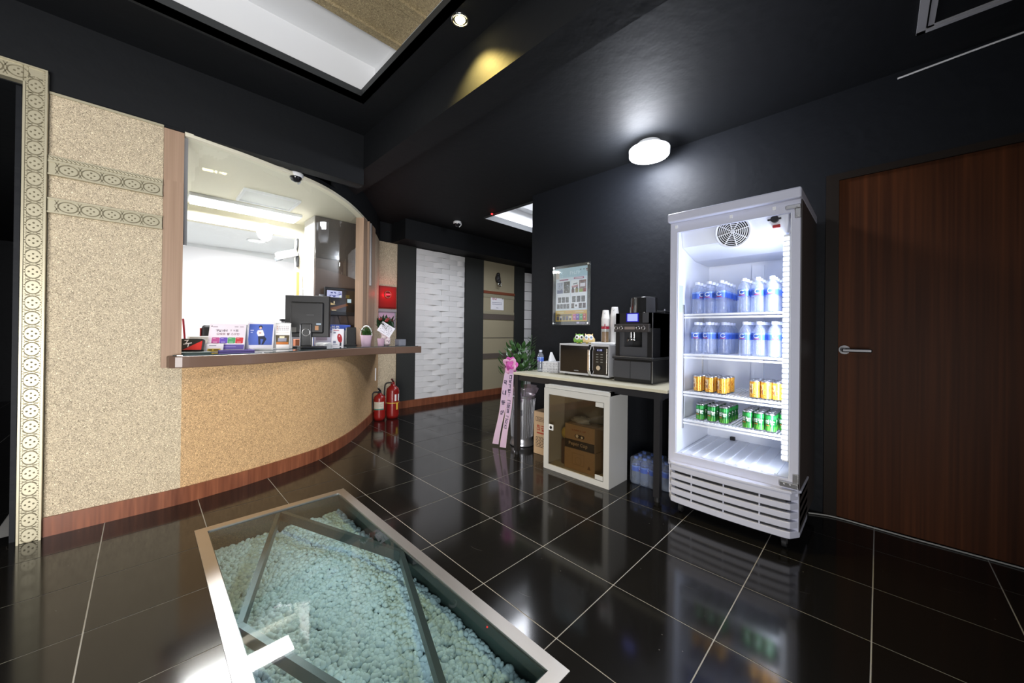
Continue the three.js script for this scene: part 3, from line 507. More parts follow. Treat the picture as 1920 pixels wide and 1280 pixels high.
// ---------------------------------------------------------------- poster
{
  const p = thing('poster_frame', 'clear acrylic poster holder with film listings on the black wall', 'poster', [-2.143, 1.468, -2.968]);
  part('back_sheet', B(-0.223, 0.223, -0.297, 0.297, 0, 0.004), mat(lin(0.025, 0.027, 0.03), 0.15), p);
  const pm = print(512, 720, (g, w, h) => {
    const bg = g.createLinearGradient(0, 0, 0, h); g.fillStyle = '#dfe6ec'; g.fillRect(0, 0, w, h);
    g.fillStyle = '#b9d3dc'; g.fillRect(0, 0, w, 130); g.fillStyle = '#d8c9bd'; g.fillRect(0, 20, 60, 120); g.fillStyle = '#eaf4f6'; for (let k = 0; k < 5; k++) { g.fillRect(236 + k * 34, 54, 8, 44); g.fillRect(236 + k * 34, 54 + (k % 3) * 16, 26, 8); }
    g.fillStyle = '#334'; for (const x of [400, 450]) g.fillRect(x, 36, 16, 12); g.fillStyle = '#7b4a55'; g.fillRect(488, 36, 24, 18); g.fillRect(496, 60, 16, 10);
    g.fillStyle = '#a2406a'; g.beginPath(); g.roundRect(300, 138, 160, 24, 12); g.fill(); g.beginPath(); g.roundRect(60, 152, 150, 14, 7); g.fill(); g.fillStyle = '#fff'; g.fillRect(316, 145, 128, 9);
    g.fillStyle = '#f1f1f6'; g.fillRect(14, 172, 226, 370); g.fillRect(254, 172, 246, 370);
    let sd = 3; const r = () => ((sd = (sd * 16807) % 2147483647) / 2147483647);
    const pic = (x, y, a, b, c0) => { g.fillStyle = c0; g.fillRect(x, y, a, b); for (let k = 0; k < 26; k++) { const v = Math.floor(40 + 190 * r()); g.fillStyle = `rgba(${v},${v},${Math.min(255, v + 8)},0.55)`; g.fillRect(x + r() * a * 0.8, y + r() * b * 0.85, a * (0.05 + 0.2 * r()), b * (0.05 + 0.14 * r())); } };
    pic(22, 190, 100, 150, '#b9bdcf'); g.fillStyle = '#5c5f86'; g.fillRect(22, 295, 100, 45); pic(134, 184, 102, 154, '#55504b');
    g.fillStyle = '#f4f4f4'; g.fillRect(264, 180, 112, 160); g.save(); g.translate(268, 250); g.rotate(-0.14); g.fillStyle = '#a23b44'; for (let k = 0; k < 6; k++) g.fillRect(k * 17, 0, 12, 30); g.fillStyle = '#555'; g.fillRect(24, -26, 70, 12); g.restore(); g.fillStyle = '#5a2a24'; g.fillRect(266, 290, 44, 50); g.fillStyle = '#8a7a48'; g.fillRect(326, 284, 46, 56); g.fillStyle = '#222'; g.beginPath(); g.arc(286, 282, 14, 0, 7); g.arc(350, 276, 14, 0, 7); g.fill();
    pic(386, 180, 108, 158, '#8f6a62'); g.fillStyle = '#efe8ee'; g.fillRect(400, 222, 80, 46); g.fillStyle = '#8ba04a'; g.fillRect(386, 296, 60, 42); g.fillStyle = '#8e2b2b'; g.fillRect(446, 296, 48, 42);
    for (let k = 0; k < 3; k++) { pic(40 + k * 64, 392, 52, 74, '#3a3c3e'); pic(274 + k * 74, 388, 58, 78, '#34363a'); }
    for (let k = 0; k < 4; k++) { pic(22 + k * 54, 484, 46, 64, '#3c3d42'); if (k !== 1) pic(262 + k * 60, 482, 48, 64, k === 0 ? '#4a3c34' : '#42363c'); } g.fillStyle = '#333'; g.beginPath(); g.arc(340, 512, 15, 0, 7); g.fill();
    g.fillStyle = '#d0a92e'; g.fillRect(0, 572, w, 148); g.fillStyle = '#d9a63e'; g.fillRect(170, 572, 342, 40); g.fillStyle = '#e8ddaa'; g.fillRect(20, 600, 120, 8); g.fillRect(330, 592, 130, 8);
    g.fillStyle = '#5c4a28'; g.fillRect(14, 624, 258, 20); for (let k = 0; k < 5; k++) { g.fillStyle = ['#4a4152', '#cfc6c6', '#3b3430', '#4b4470', '#d8d2c8'][k]; g.fillRect(16 + k * 52, 650, 44, 56); g.fillStyle = '#2b2730'; g.fillRect(22 + k * 52, 676, 30, 30); }
    ['#c84f8e', '#6a3fb0', '#3f9a58', '#c23b34'].forEach((c, k) => { g.fillStyle = c; g.fillRect(286 + k * 54, 620, 52, 84); g.fillStyle = 'rgba(255,255,255,.65)'; g.beginPath(); g.arc(312 + k * 54, 664, 12, 0, 7); g.fill(); g.fillRect(294 + k * 54, 628, 26, 7); });
  }, 0.3);
  part('sheet', plate(0.375, 0.53, 0, 0.004, 0.0065), pm, p);
  part('brand_strip', plate(0.11, 0.02, 0.12, -0.276, 0.0065), print(160, 30, (g, w, h) => { g.fillStyle = '#151618'; g.fillRect(0, 0, w, h); g.fillStyle = '#d9c9e6'; g.fillRect(6, 3, 46, 24); g.fillRect(56, 14, 96, 9); }), p);
  part('cover_sheet', B(-0.223, 0.223, -0.297, 0.297, 0.012, 0.0125), M.acrylic, p);
  for (const [x, y] of [[-0.205, 0.28], [0.205, 0.28], [-0.205, -0.28], [0.205, -0.28]]) part('standoff', cyl(x, y, 0.012, 0.009, 0.009, 0.022, 16, 'z'), M.chrome, p);
}
// ---------------------------------------------------------------- drinks fridge
const FX0 = -0.932, FX1 = -0.282, FZ = -2.33;
{
  const f = thing('drinks_fridge', 'tall pale lavender open fronted drinks fridge with lit shelves', 'fridge');
  const zb = -2.93, t = 0.045;
  part('cabinet', [RB(FX0, FX0 + t, 0.28, 1.79, zb, FZ - 0.005, 0.004), RB(FX1 - t + 0.008, FX1, 0.28, 1.79, zb, FZ - 0.005, 0.004), B(FX0, FX1, 0.1, 1.79, zb - 0.02, zb), B(FX0, FX1, 1.74, 1.8, zb, FZ - 0.01), B(FX0, FX1, 0.1, 0.35, zb, FZ - 0.02)], M.fridge, f);
  part('side_skin', [B(FX1, FX1 + 0.004, 0.1, 1.84, zb - 0.02, FZ - 0.02)], mat(lin(0.06, 0.055, 0.055), 0.5), f);
  part('top_cap', [RB(FX0 - 0.006, FX1 + 0.006, 1.785, 1.84, zb - 0.02, FZ + 0.03, 0.01)], M.fridge, f);
  part('front_rail', [B(FX0 + 0.03, FX1 - 0.03, 1.725, 1.787, FZ - 0.02, FZ - 0.004)], M.fridge, f);
  part('sill', [RB(FX0 + 0.03, FX1 - 0.02, 0.3, 0.362, FZ - 0.03, FZ - 0.004, 0.004)], M.fridge, f);
  const x0 = FX0 + t, x1 = FX1 - t + 0.008;
  part('liner', [B(x0, x0 + 0.004, 0.35, 1.74, zb, FZ - 0.008), B(x1 - 0.004, x1, 0.35, 1.74, zb, FZ - 0.008), B(x0, x1, 0.35, 1.74, zb, zb + 0.006), B(x0, x1, 0.345, 0.36, zb, FZ - 0.02)], M.fridgeIn, f);
  const ribs = []; for (let k = 0; k < 9; k++) ribs.push(B(x0 + 0.02 + k * 0.06, x0 + 0.032 + k * 0.06, 0.36, 0.367, zb + 0.03, FZ - 0.03)); part('floor_rib', ribs, M.fridgeIn, f);
  part('air_duct', [B(-0.61, -0.54, 0.42, 1.56, zb + 0.006, zb + 0.03)], M.fridgeIn, f);
  part('drain_plug', RB(-0.73, -0.7, 0.362, 0.385, zb + 0.02, zb + 0.04, 0.003), M.matBlack, f);
  // evaporator housing with fan
  { const s = new THREE.Shape([[FZ - 0.05, 1.735], [FZ - 0.075, 1.64], [-2.63, 1.585], [zb + 0.02, 1.585], [zb + 0.02, 1.735]].map(([z, y]) => new THREE.Vector2(-z, y))); const g = new THREE.ExtrudeGeometry(s, { depth: x1 - x0 - 0.012, bevelEnabled: false }); g.rotateY(Math.PI / 2); g.translate(x0 + 0.006, 0, 0); const q = uvBox(g); part('cooling_unit', q, M.fridgeIn, f);
    const fan = new THREE.Group(); fan.name = 'fan_grille'; fan.position.set(-0.598, 1.688, FZ - 0.06); fan.rotation.x = 0.26; f.add(fan);
    part('hub_disc', cyl(0, 0, 0.0, 0.082, 0.082, 0.004, 36, 'z'), M.matBlack, fan);
    const rings = []; for (let k = 1; k <= 8; k++) rings.push((() => { const q2 = new THREE.TorusGeometry(0.0102 * k, 0.0022, 5, 40); q2.translate(0, 0, 0.006); return q2; })()); for (let k = 0; k < 4; k++) { const b = new THREE.BoxGeometry(0.166, 0.004, 0.004); b.rotateZ(k * Math.PI / 4 + 0.2); b.translate(0, 0, 0.008); rings.push(b); }
    part('ring', rings, M.wire, fan); part('rim', (() => { const q2 = new THREE.TorusGeometry(0.088, 0.007, 8, 44); q2.translate(0, 0, 0.003); return q2; })(), M.fridgeIn, fan);
    part('thermostat', [cyl(-0.398, 1.716, FZ - 0.05, 0.018, 0.018, 0.02, 20, 'z'), B(-0.43, -0.37, 1.712, 1.72, FZ - 0.055, FZ - 0.045)], M.matBlack, f);
    part('rocker_switch', RB(-0.408, -0.374, 1.67, 1.686, FZ - 0.062, FZ - 0.05, 0.003), mat(lin(0.35, 0.02, 0.02), 0.4), f); }
  // shelves
  for (const y of [1.224, 0.973, 0.735, 0.56]) {
    const g = [B(x0 + 0.008, x1 - 0.01, y - 0.012, y - 0.002, -2.428, -2.418), B(x0 + 0.008, x1 - 0.01, y - 0.012, y - 0.004, -2.86, -2.852), B(x0 + 0.006, x0 + 0.014, y - 0.012, y - 0.003, -2.86, -2.42), B(x1 - 0.016, x1 - 0.008, y - 0.012, y - 0.003, -2.86, -2.42), B(x0 + 0.008, x1 - 0.01, y - 0.03, y - 0.02, -2.426, -2.42)];
    for (let k = 0; k < 27; k++) g.push(B(x0 + 0.016 + k * 0.0195, x0 + 0.022 + k * 0.0195, y - 0.006, y - 0.001, -2.86, -2.42));
    part('wire_shelf', g, M.wire, f);
  }
  part('shelf_rail', [B(x0 + 0.004, x0 + 0.012, 0.5, 1.28, FZ - 0.1, FZ - 0.085), B(x0 + 0.004, x0 + 0.01, 0.5, 1.28, -2.8, -2.79)], M.alu, f);
  // LED strip
  part('light_strip', RB(x1 - 0.036, x1 - 0.004, 0.44, 1.62, FZ - 0.05, FZ - 0.028, 0.004), mat(lin(0.8, 0.82, 0.86), 0.4), f);
  const leds = []; for (let k = 0; k < 44; k++) leds.push(B(x1 - 0.038, x1 - 0.012, 0.45 + k * 0.0265, 0.468 + k * 0.0265, FZ - 0.048, FZ - 0.026)); part('led', leds, glow(0xe6eeff, 3), f);
  part('wiring', tube([[x1 - 0.012, 1.62, FZ - 0.03], [x1 - 0.004, 1.66, FZ - 0.03], [x1 - 0.006, 1.7, FZ - 0.03]], 0.003, 10), M.paper, f);
  part('energy_label', B(x0 + 0.0042, x0 + 0.0052, 1.23, 1.4, -2.42, -2.36), mat(lin(0.5, 0.55, 0.5), 0.6), f);
  // hinges
  part('hinge', [RB(FX1 - 0.06, FX1 + 0.002, 1.738, 1.758, FZ - 0.004, FZ + 0.012, 0.003), RB(FX1 - 0.022, FX1 + 0.002, 1.69, 1.758, FZ - 0.004, FZ + 0.006, 0.003), cyl(FX1 - 0.012, 1.748, FZ + 0.012, 0.005, 0.005, 0.008, 10, 'z'), cyl(FX1 - 0.012, 1.705, FZ + 0.008, 0.005, 0.005, 0.008, 10, 'z')], M.alu, f);
  part('hinge', [RB(FX1 - 0.075, FX1 + 0.002, 0.325, 0.35, FZ - 0.004, FZ + 0.02, 0.003), RB(FX1 - 0.022, FX1 + 0.002, 0.325, 0.395, FZ - 0.004, FZ + 0.006, 0.003), cyl(FX1 - 0.06, 0.338, FZ + 0.02, 0.006, 0.006, 0.01, 10, 'z'), cyl(FX1 - 0.035, 0.338, FZ + 0.02, 0.006, 0.006, 0.01, 10, 'z')], M.alu, f);
  for (const x of [-0.9, -0.6, -0.4]) part('rail_clip', B(x, x + 0.015, 1.75, 1.768, FZ - 0.004, FZ + 0.004), M.wire, f);
  // slatted bottom grille
  const bow = (inset) => { const pts = []; const a = FX0 - 0.002 + inset, b = FX1 + 0.004 - inset; pts.push([a, zb + 0.3], [b, zb + 0.3]); for (let k = 0; k <= 20; k++) { const u = 1 - k / 20, e = Math.min(u, 1 - u), rd = e < 0.08 ? 0.055 * (1 - Math.sqrt(1 - (1 - e / 0.08) ** 2)) : 0; pts.push([a + (b - a) * u, FZ + 0.045 - inset * 0.6 - rd - 0.02 * (2 * u - 1) ** 2]); } return pts; };
  const ys = [[0.262, 0.3], [0.214, 0.246], [0.168, 0.2], [0.12, 0.154], [0.07, 0.106]];
  for (const [a, b] of ys) part('grille_slat', slab(bow(0), a, b, 0.004), M.fridge, f);
  part('grille_core', slab(bow(0.022), 0.085, 0.3), M.matBlack, f);
  for (const x of [-0.78, -0.61, -0.44]) part('grille_rib', B(x - 0.003, x + 0.003, 0.075, 0.29, FZ, FZ + 0.036), M.fridge, f);
  part('grille_lip', slab(bow(-0.006), 0.296, 0.312, 0.005), M.fridge, f);
  // castors
  for (const [x, z] of [[-0.86, -2.36], [-0.34, -2.36], [-0.86, -2.85], [-0.34, -2.85]]) { const c = part('castor', [cyl(x, 0.025, z, 0.024, 0.024, 0.02, 18, 'x'), B(x - 0.014, x + 0.014, 0.025, 0.07, z - 0.012, z + 0.012)], M.matBlack, f); part('castor_plate', B(x - 0.025, x + 0.025, 0.065, 0.075, z - 0.025, z + 0.025), M.chrome, c); }
  // light of the strip
  area(x1 - 0.042, 1.03, FZ - 0.04, 0.02, 1.14, x1 - 1, 1.03, FZ - 0.35, 0xdfe8ff, 112);
}
// bottles and cans in the fridge
const bottleBody = mat(lin(0.86, 0.9, 0.98), 0.08, 0, { transmission: 0.86, thickness: 0, ior: 1.35 });
const labelTex = canvas(256, 64, (g, w, h) => { g.fillStyle = '#4467c4'; g.fillRect(0, 0, w, h); g.fillStyle = '#7d9be0'; g.fillRect(0, 0, w, 16); for (const x of [64, 192]) { g.strokeStyle = '#eef3ff'; g.lineWidth = 6; g.beginPath(); g.arc(x, 28, 17, 0.3, 5.6); g.stroke(); g.fillStyle = '#c23c4c'; g.fillRect(x - 22, 52, 44, 6); } });
const labelMat = mat(0xffffff, 0.35, 0, { map: labelTex });
const capMat = mat(lin(0.72, 0.76, 0.9), 0.4);
function makeBottle(label) {
  const b = thing('water_bottle', label, 'bottle');
  const pr = [[0, 0.002], [0.026, 0], [0.031, 0.006], [0.031, 0.02]]; for (let k = 0; k < 6; k++) pr.push([0.0295, 0.026 + k * 0.013], [0.031, 0.0325 + k * 0.013]); pr.push([0.031, 0.112], [0.031, 0.134], [0.0285, 0.15], [0.021, 0.165], [0.0135, 0.174], [0.0128, 0.184]);
  part('body', lathe(pr, 18), bottleBody, b);
  part('label', (() => { const g = new THREE.CylinderGeometry(0.0316, 0.0316, 0.04, 18, 1, true); g.translate(0, 0.114, 0); return g; })(), labelMat, b);
  part('cap', cyl(0, 0.19, 0, 0.0148, 0.0145, 0.016, 16), capMat, b);
  return b;
}
{
  const G = 'water bottles standing on the two upper fridge shelves', L1 = 'clear water bottle with blue band on the top fridge shelf', L2 = 'clear water bottle with blue band on the second fridge shelf';
  let proto = null;
  const put = (x, y, z, l) => { if (!proto) { proto = makeBottle(l); proto.userData.group = G; proto.position.set(x, y, z); proto.rotation.y = rnd() * 6; } else copy(proto, [x, y, z], l, l === L1 ? 'water bottles on the top fridge shelf' : 'water bottles on the second fridge shelf', 1.2 + 0.8 * rnd()); };
  for (let r = 0; r < 5; r++) { const z = -2.47 - r * 0.068; for (const x of [-0.812, -0.745, -0.678]) put(x + 0.004 * (rnd() - 0.5), 1.224, z, L1); for (const x of [-0.556, -0.489, -0.42]) put(x + 0.004 * (rnd() - 0.5), 1.224, z + 0.012, L1); }
  proto.userData.group = 'water bottles on the top fridge shelf';
  for (let r = 0; r < 5; r++) { const z = -2.47 - r * 0.068; for (const x of [-0.815, -0.748]) put(x, 0.973, z, L2); if (r) put(-0.68, 0.973, z, L2); for (const x of [-0.55, -0.482]) put(x, 0.973, z, L2); put(-0.408, 0.973, z + 0.01, L2); }
  // cans
  const canTex = (green) => canvas(256, 128, (g, w, h) => {
    if (green) { g.fillStyle = '#17622c'; g.fillRect(0, 0, w, h); g.fillStyle = '#2f9a46'; g.fillRect(0, 8, w, 26); for (let k = 0; k < 60; k++) { g.strokeStyle = k % 2 ? '#7ac64a' : '#4aa636'; g.lineWidth = 3; g.beginPath(); const x = rnd() * w; g.moveTo(x, h); g.lineTo(x + (rnd() - 0.5) * 16, 78 + rnd() * 26); g.stroke(); } for (const x of [4, 132]) { hangul(g, '솔의눈', x + 8, 38, 34, '#ffffff', 6); g.fillStyle = '#b4703c'; g.fillRect(x + 40, 78, 34, 10); } }
    else { g.fillStyle = '#e2a63a'; g.fillRect(0, 0, w, h); for (let k = 0; k < 90; k++) { g.fillStyle = ['#c9822a', '#f0c56a', '#b86a1e'][k % 3]; g.beginPath(); g.ellipse(rnd() * w, rnd() * h, 3 + 6 * rnd(), 3 + 4 * rnd(), rnd() * 3, 0, 7); g.fill(); } for (const x of [30, 158]) { g.fillStyle = '#f4e3b0'; g.fillRect(x, 18, 42, 80); hangul(g, '식혜', x + 3, 26, 34, '#8a3f12', 5, true); } }
  });
  const canM = [mat(0xffffff, 0.3, 0.25, { map: canTex(false) }), mat(0xffffff, 0.3, 0.25, { map: canTex(true) })];
  const makeCan = (green, label) => { const c = thing(green ? 'green_can' : 'orange_can', label, 'can'); const g = new THREE.CylinderGeometry(0.0262, 0.0262, 0.088, 22, 1, true); g.translate(0, 0.052, 0); part('wall', g, canM[green ? 1 : 0], c); part('lid', lathe([[0.0262, 0.096], [0.0235, 0.103], [0.0225, 0.103], [0.021, 0.099], [0, 0.099]], 22), M.alu, c); part('base', lathe([[0, 0.003], [0.022, 0], [0.0262, 0.008]], 22), M.alu, c); part('ring_pull', RB(-0.006, 0.01, 0.0995, 0.102, -0.004, 0.004, 0.001), M.alu, c); return c; };
  const fill = (green, y, spots) => { let p = null; const l = green ? 'small green drink can with white lettering on the lowest wire shelf' : 'small orange drink can on the third fridge shelf', gr = green ? 'green cans on the lowest wire shelf' : 'orange cans on the third fridge shelf'; for (const [x, z] of spots) { const t = 1.15 + 0.35 * (rnd() - 0.5); if (!p) { p = makeCan(green, l); p.userData.group = gr; p.position.set(x, y, z); p.rotation.y = t; } else copy(p, [x, y, z], l, gr, t); } };
  const s1 = []; for (let r = 0; r < 3; r++) for (const x of [-0.803, -0.736, -0.668]) s1.push([x + 0.006 * r, -2.47 - r * 0.056]); for (let r = 0; r < 3; r++) for (const x of [-0.498, -0.444, -0.39]) s1.push([x, -2.465 - r * 0.056]);
  fill(false, 0.735, s1);
  const s2 = []; for (let r = 0; r < 4; r++) for (const x of [-0.787, -0.722, -0.656]) s2.push([x + 0.003 * r, -2.47 - r * 0.056]); for (let r = 0; r < 4; r++) for (const x of [-0.53, -0.475, -0.42]) s2.push([x, -2.455 - r * 0.056]); s2.push([-0.365, -2.52], [-0.365, -2.576], [-0.365, -2.632]);
  fill(true, 0.56, s2);
}
// ---------------------------------------------------------------- table and what stands on it
const TY = 0.735;
{
  const t = thing('side_table', 'long narrow table with pale top and black metal legs', 'table');
  part('table_top', RB(-2.335, -0.952, TY - 0.022, TY, -2.955, -2.36, 0.003), M.tableTop, t);
  part('apron', [B(-2.31, -0.985, TY - 0.07, TY - 0.022, -2.4, -2.375), B(-2.31, -0.985, TY - 0.07, TY - 0.022, -2.94, -2.915), B(-2.32, -2.295, TY - 0.07, TY - 0.022, -2.94, -2.4), B(-1.02, -0.995, TY - 0.07, TY - 0.022, -2.94, -2.4)], M.tableLeg, t);
  for (const [x, z] of [[-2.3, -2.385], [-1.02, -2.385], [-2.3, -2.93], [-1.02, -2.93]]) { const l = part('leg', B(x - 0.02, x + 0.02, 0.03, TY - 0.022, z - 0.02, z + 0.02), M.tableLeg, t); part('foot', cyl(x, 0.015, z, 0.018, 0.016, 0.03, 14), M.matBlack, l); }
  // microwave
  const m = thing('microwave', 'black fronted microwave oven with silver casing and handle', 'microwave', [-1.715, TY, -2.55]);
  const silver = mat(lin(0.62, 0.63, 0.66), 0.35, 0.3);
  part('casing', [RB(-0.24, 0.24, 0.015, 0.268, -0.37, -0.012, 0.006)], silver, m);
  part('front_trim', [B(-0.24, 0.24, 0.015, 0.03, -0.013, 0.004), B(-0.24, 0.24, 0.254, 0.268, -0.013, 0.004), B(-0.24, -0.234, 0.03, 0.254, -0.013, 0.004), B(0.232, 0.24, 0.03, 0.254, -0.013, 0.004)], silver, m);
  part('door', B(-0.234, 0.085, 0.03, 0.254, -0.013, 0.002), mat(lin(0.008, 0.008, 0.008), 0.08), m);
  part('control_panel', B(0.086, 0.232, 0.03, 0.254, -0.013, 0.002), mat(lin(0.01, 0.01, 0.011), 0.15), m);
  part('door_handle', [RB(0.055, 0.078, 0.055, 0.225, 0.018, 0.028, 0.004), (() => { const g = RB(0.06, 0.084, 0.0, 0.045, 0.0, 0.01, 0.003); g.rotateX(-0.45); g.translate(0, 0.22, 0.024); return g; })(), (() => { const g = RB(0.06, 0.084, -0.045, 0.0, 0.0, 0.01, 0.003); g.rotateX(0.45); g.translate(0, 0.06, 0.024); return g; })()], M.chrome, m);
  part('side_strip', RB(0.214, 0.222, 0.04, 0.24, 0.002, 0.006, 0.002), M.chrome, m);
  part('dial', [cyl(0.15, 0.085, 0.008, 0.02, 0.018, 0.016, 24, 'z')], M.chrome, m);
  part('display', plate(0.07, 0.022, 0.155, 0.225, 0.0032), new THREE.MeshStandardMaterial({ color: 0x05050a, emissive: 0xffffff, emissiveIntensity: 1.2, emissiveMap: canvas(128, 40, (g, w, h) => { g.fillStyle = '#06061a'; g.fillRect(0, 0, w, h); g.fillStyle = '#c9ccff'; g.font = 'bold 34px monospace'; g.fillText('4:00', 22, 32); }) }), m);
  const btn = []; for (let r = 0; r < 4; r++) for (let k = 0; k < 2; k++) btn.push(B(0.122 + k * 0.04, 0.142 + k * 0.04, 0.128 + r * 0.02, 0.133 + r * 0.02, 0.002, 0.0035)); part('button', btn, mat(lin(0.25, 0.25, 0.22), 0.5), m);
  part('nameplate', plate(0.05, 0.011, -0.065, 0.047, 0.0032), print(160, 36, (g, w, h) => { g.fillStyle = '#0a0a0a'; g.fillRect(0, 0, w, h); g.fillStyle = '#c9c9c9'; g.font = 'bold 30px sans-serif'; g.fillText('SAMSUNG', 4, 29); }), m);
  for (const [x, z] of [[-0.2, -0.04], [0.2, -0.04], [-0.2, -0.33], [0.2, -0.33]]) part('foot', cyl(x, 0.0075, z, 0.014, 0.012, 0.015, 12), M.matBlack, m);
  single('serving_tray', 'white plastic tray lying on the microwave oven', 'tray', RB(-1.76, -1.48, TY + 0.269, TY + 0.284, -2.86, -2.64, 0.006), M.paper);
  // owls
  const owl = (x, c, c2, label) => { const o = thing('owl_figurine', label, 'figurine', [x, TY + 0.27, -2.66], 0.55);
    part('body', (() => { const g = new THREE.SphereGeometry(0.042, 24, 16); g.scale(1, 0.98, 0.85); g.translate(0, 0.04, 0); return g; })(), mat(c, 0.35), o);
    part('ear', [(() => { const g = new THREE.ConeGeometry(0.012, 0.022, 10); g.rotateZ(0.4); g.translate(-0.028, 0.076, 0); return g; })(), (() => { const g = new THREE.ConeGeometry(0.012, 0.022, 10); g.rotateZ(-0.4); g.translate(0.028, 0.076, 0); return g; })()], mat(c, 0.35), o);
    for (const s of [-1, 1]) { const e = part('eye', (() => { const g = new THREE.SphereGeometry(0.02, 18, 12); g.scale(1, 1, 0.4); g.rotateY(s * 0.35); g.translate(s * 0.018, 0.052, 0.031); return g; })(), mat(lin(0.85, 0.85, 0.85), 0.3), o); part('pupil', (() => { const g = new THREE.SphereGeometry(0.009, 12, 8); g.scale(1, 1, 0.5); g.rotateY(s * 0.35); g.translate(s * 0.02, 0.053, 0.039); return g; })(), c2, e); }
    part('beak', (() => { const g = new THREE.ConeGeometry(0.006, 0.014, 8); g.rotateX(2.4); g.translate(0, 0.04, 0.042); return g; })(), mat(lin(0.7, 0.4, 0.05), 0.4), o);
    part('wing', [ball(-0.036, 0.03, 0.006, 0.016, 1.4, 12, 8), ball(0.036, 0.03, 0.006, 0.016, 1.4, 12, 8)], mat(c, 0.4), o);
    part('foot', [ball(-0.016, 0.005, 0.026, 0.009, 0.6, 10, 6), ball(0.016, 0.005, 0.026, 0.009, 0.6, 10, 6)], mat(lin(0.6, 0.5, 0.1), 0.4), o); return o; };
  owl(-1.83, lin(0.2, 0.42, 0.06), mat(lin(0.01, 0.01, 0.01), 0.2), 'small green owl figurine with black eyes on the microwave');
  owl(-1.735, lin(0.72, 0.55, 0.25), mat(lin(0.2, 0.28, 0.4), 0.2), 'small yellow owl figurine with pale eyes on the microwave');
  // paper cup stacks
  const stack = (x, z, y1, label) => { const s = thing('cup_stack', label, 'cups', [x, TY + 0.284, z]); const h = y1 - TY - 0.284, n = Math.floor((h - 0.075) / 0.0115);
    for (let k = 0; k <= n; k++) { const last = k === n; part('paper_cup', lathe(last ? [[0.036, 0], [0.0365, 0.003], [0.035, 0.006], [0.0255, 0.073], [0.0245, 0.075], [0, 0.074]] : [[0.036, 0], [0.0365, 0.003], [0.035, 0.006], [0.0335, 0.0118]], 20), mat(lin(0.84, 0.84, 0.83), 0.6), s).position.y = k * 0.0115; }
    const g = new THREE.CylinderGeometry(0.0268, 0.0318, 0.04, 20, 1, true, -0.2, 1.2); g.translate(0, n * 0.0115 + 0.045, 0); part('emblem', g, print(64, 64, (c, w, hh) => { c.fillStyle = '#eeeeec'; c.fillRect(0, 0, w, hh); c.strokeStyle = '#777'; c.lineWidth = 4; c.beginPath(); c.ellipse(32, 30, 15, 9, -0.4, 0.4, 5.4); c.stroke(); }), s); return s; };
  stack(-1.64, -2.765, 1.292, 'shorter stack of upturned white paper cups behind the stirrer jar');
  stack(-1.555, -2.765, 1.318, 'taller stack of upturned white paper cups beside the coffee machine');
  const j = thing('stirrer_jar', 'clear jar of brown coffee stirrers with red lid', 'jar', [-1.598, TY + 0.284, -2.69]);
  part('jar', lathe([[0, 0.001], [0.03, 0], [0.031, 0.004], [0.031, 0.105]], 22), M.acrylic, j);
  part('stirrer_bundle', cyl(0, 0.045, 0, 0.028, 0.028, 0.086, 16), mat(lin(0.3, 0.19, 0.1), 0.7), j);
  part('band', cyl(0, 0.1, 0, 0.0295, 0.0295, 0.02, 22), mat(lin(0.6, 0.62, 0.6), 0.5), j);
  part('lid', [cyl(0, 0.121, 0, 0.033, 0.033, 0.02, 24), cyl(-0.004, 0.14, 0, 0.004, 0.003, 0.022, 8)], mat(lin(0.42, 0.02, 0.05), 0.35), j);
  // coffee machine
  const c = thing('coffee_machine', 'black bean to cup coffee machine with blue lit screen', 'coffee machine', [-1.283, TY, -2.54]);
  const cm = M.plasticBlack, gray = mat(lin(0.06, 0.062, 0.07), 0.35);
  part('base_cabinet', [RB(-0.147, 0.155, 0, 0.17, -0.39, 0, 0.006)], cm, c);
  part('base_door', B(-0.15, -0.015, 0.03, 0.155, 0, 0.004), gray, c); part('base_door', B(-0.01, 0.14, 0.03, 0.155, 0, 0.004), gray, c);
  part('drip_tray', [RB(-0.148, 0.17, 0.17, 0.186, -0.3, 0.03, 0.004)], M.matBlack, c); part('tray_grid', [B(-0.14, 0.155, 0.186, 0.189, -0.02, 0.024), B(-0.08, -0.074, 0.189, 0.191, -0.02, 0.024)], M.alu, c);
  part('body', [B(-0.146, -0.115, 0.186, 0.512, -0.36, -0.02), B(0.105, 0.14, 0.186, 0.512, -0.36, -0.02), B(-0.146, 0.14, 0.186, 0.512, -0.37, -0.16), B(-0.146, 0.14, 0.4, 0.512, -0.37, -0.02)], cm, c);
  part('niche_panel', [B(-0.115, 0.105, 0.186, 0.26, -0.16, -0.03), B(0.06, 0.105, 0.26, 0.4, -0.16, -0.03), B(-0.115, -0.08, 0.26, 0.4, -0.16, -0.03)], gray, c);
  part('front_bar', RB(-0.148, 0.128, 0.37, 0.43, -0.03, 0.005, 0.004), mat(lin(0.05, 0.045, 0.045), 0.3), c);
  const kn = []; for (const x of [-0.128, -0.09, 0.045, 0.085]) { const q = new THREE.TorusGeometry(0.0125, 0.002, 6, 24); q.translate(x, 0.4, 0.0065); kn.push(q); } part('button_ring', kn, M.chrome, c);
  part('nameplate', B(-0.06, 0.02, 0.39, 0.41, 0.004, 0.007), mat(lin(0.3, 0.25, 0.23), 0.4, 0.3), c);
  part('screen', B(-0.05, 0.03, 0.452, 0.505, -0.021, -0.017), new THREE.MeshStandardMaterial({ color: 0x101040, emissive: 0x8f98ff, emissiveIntensity: 1.7 }), c);
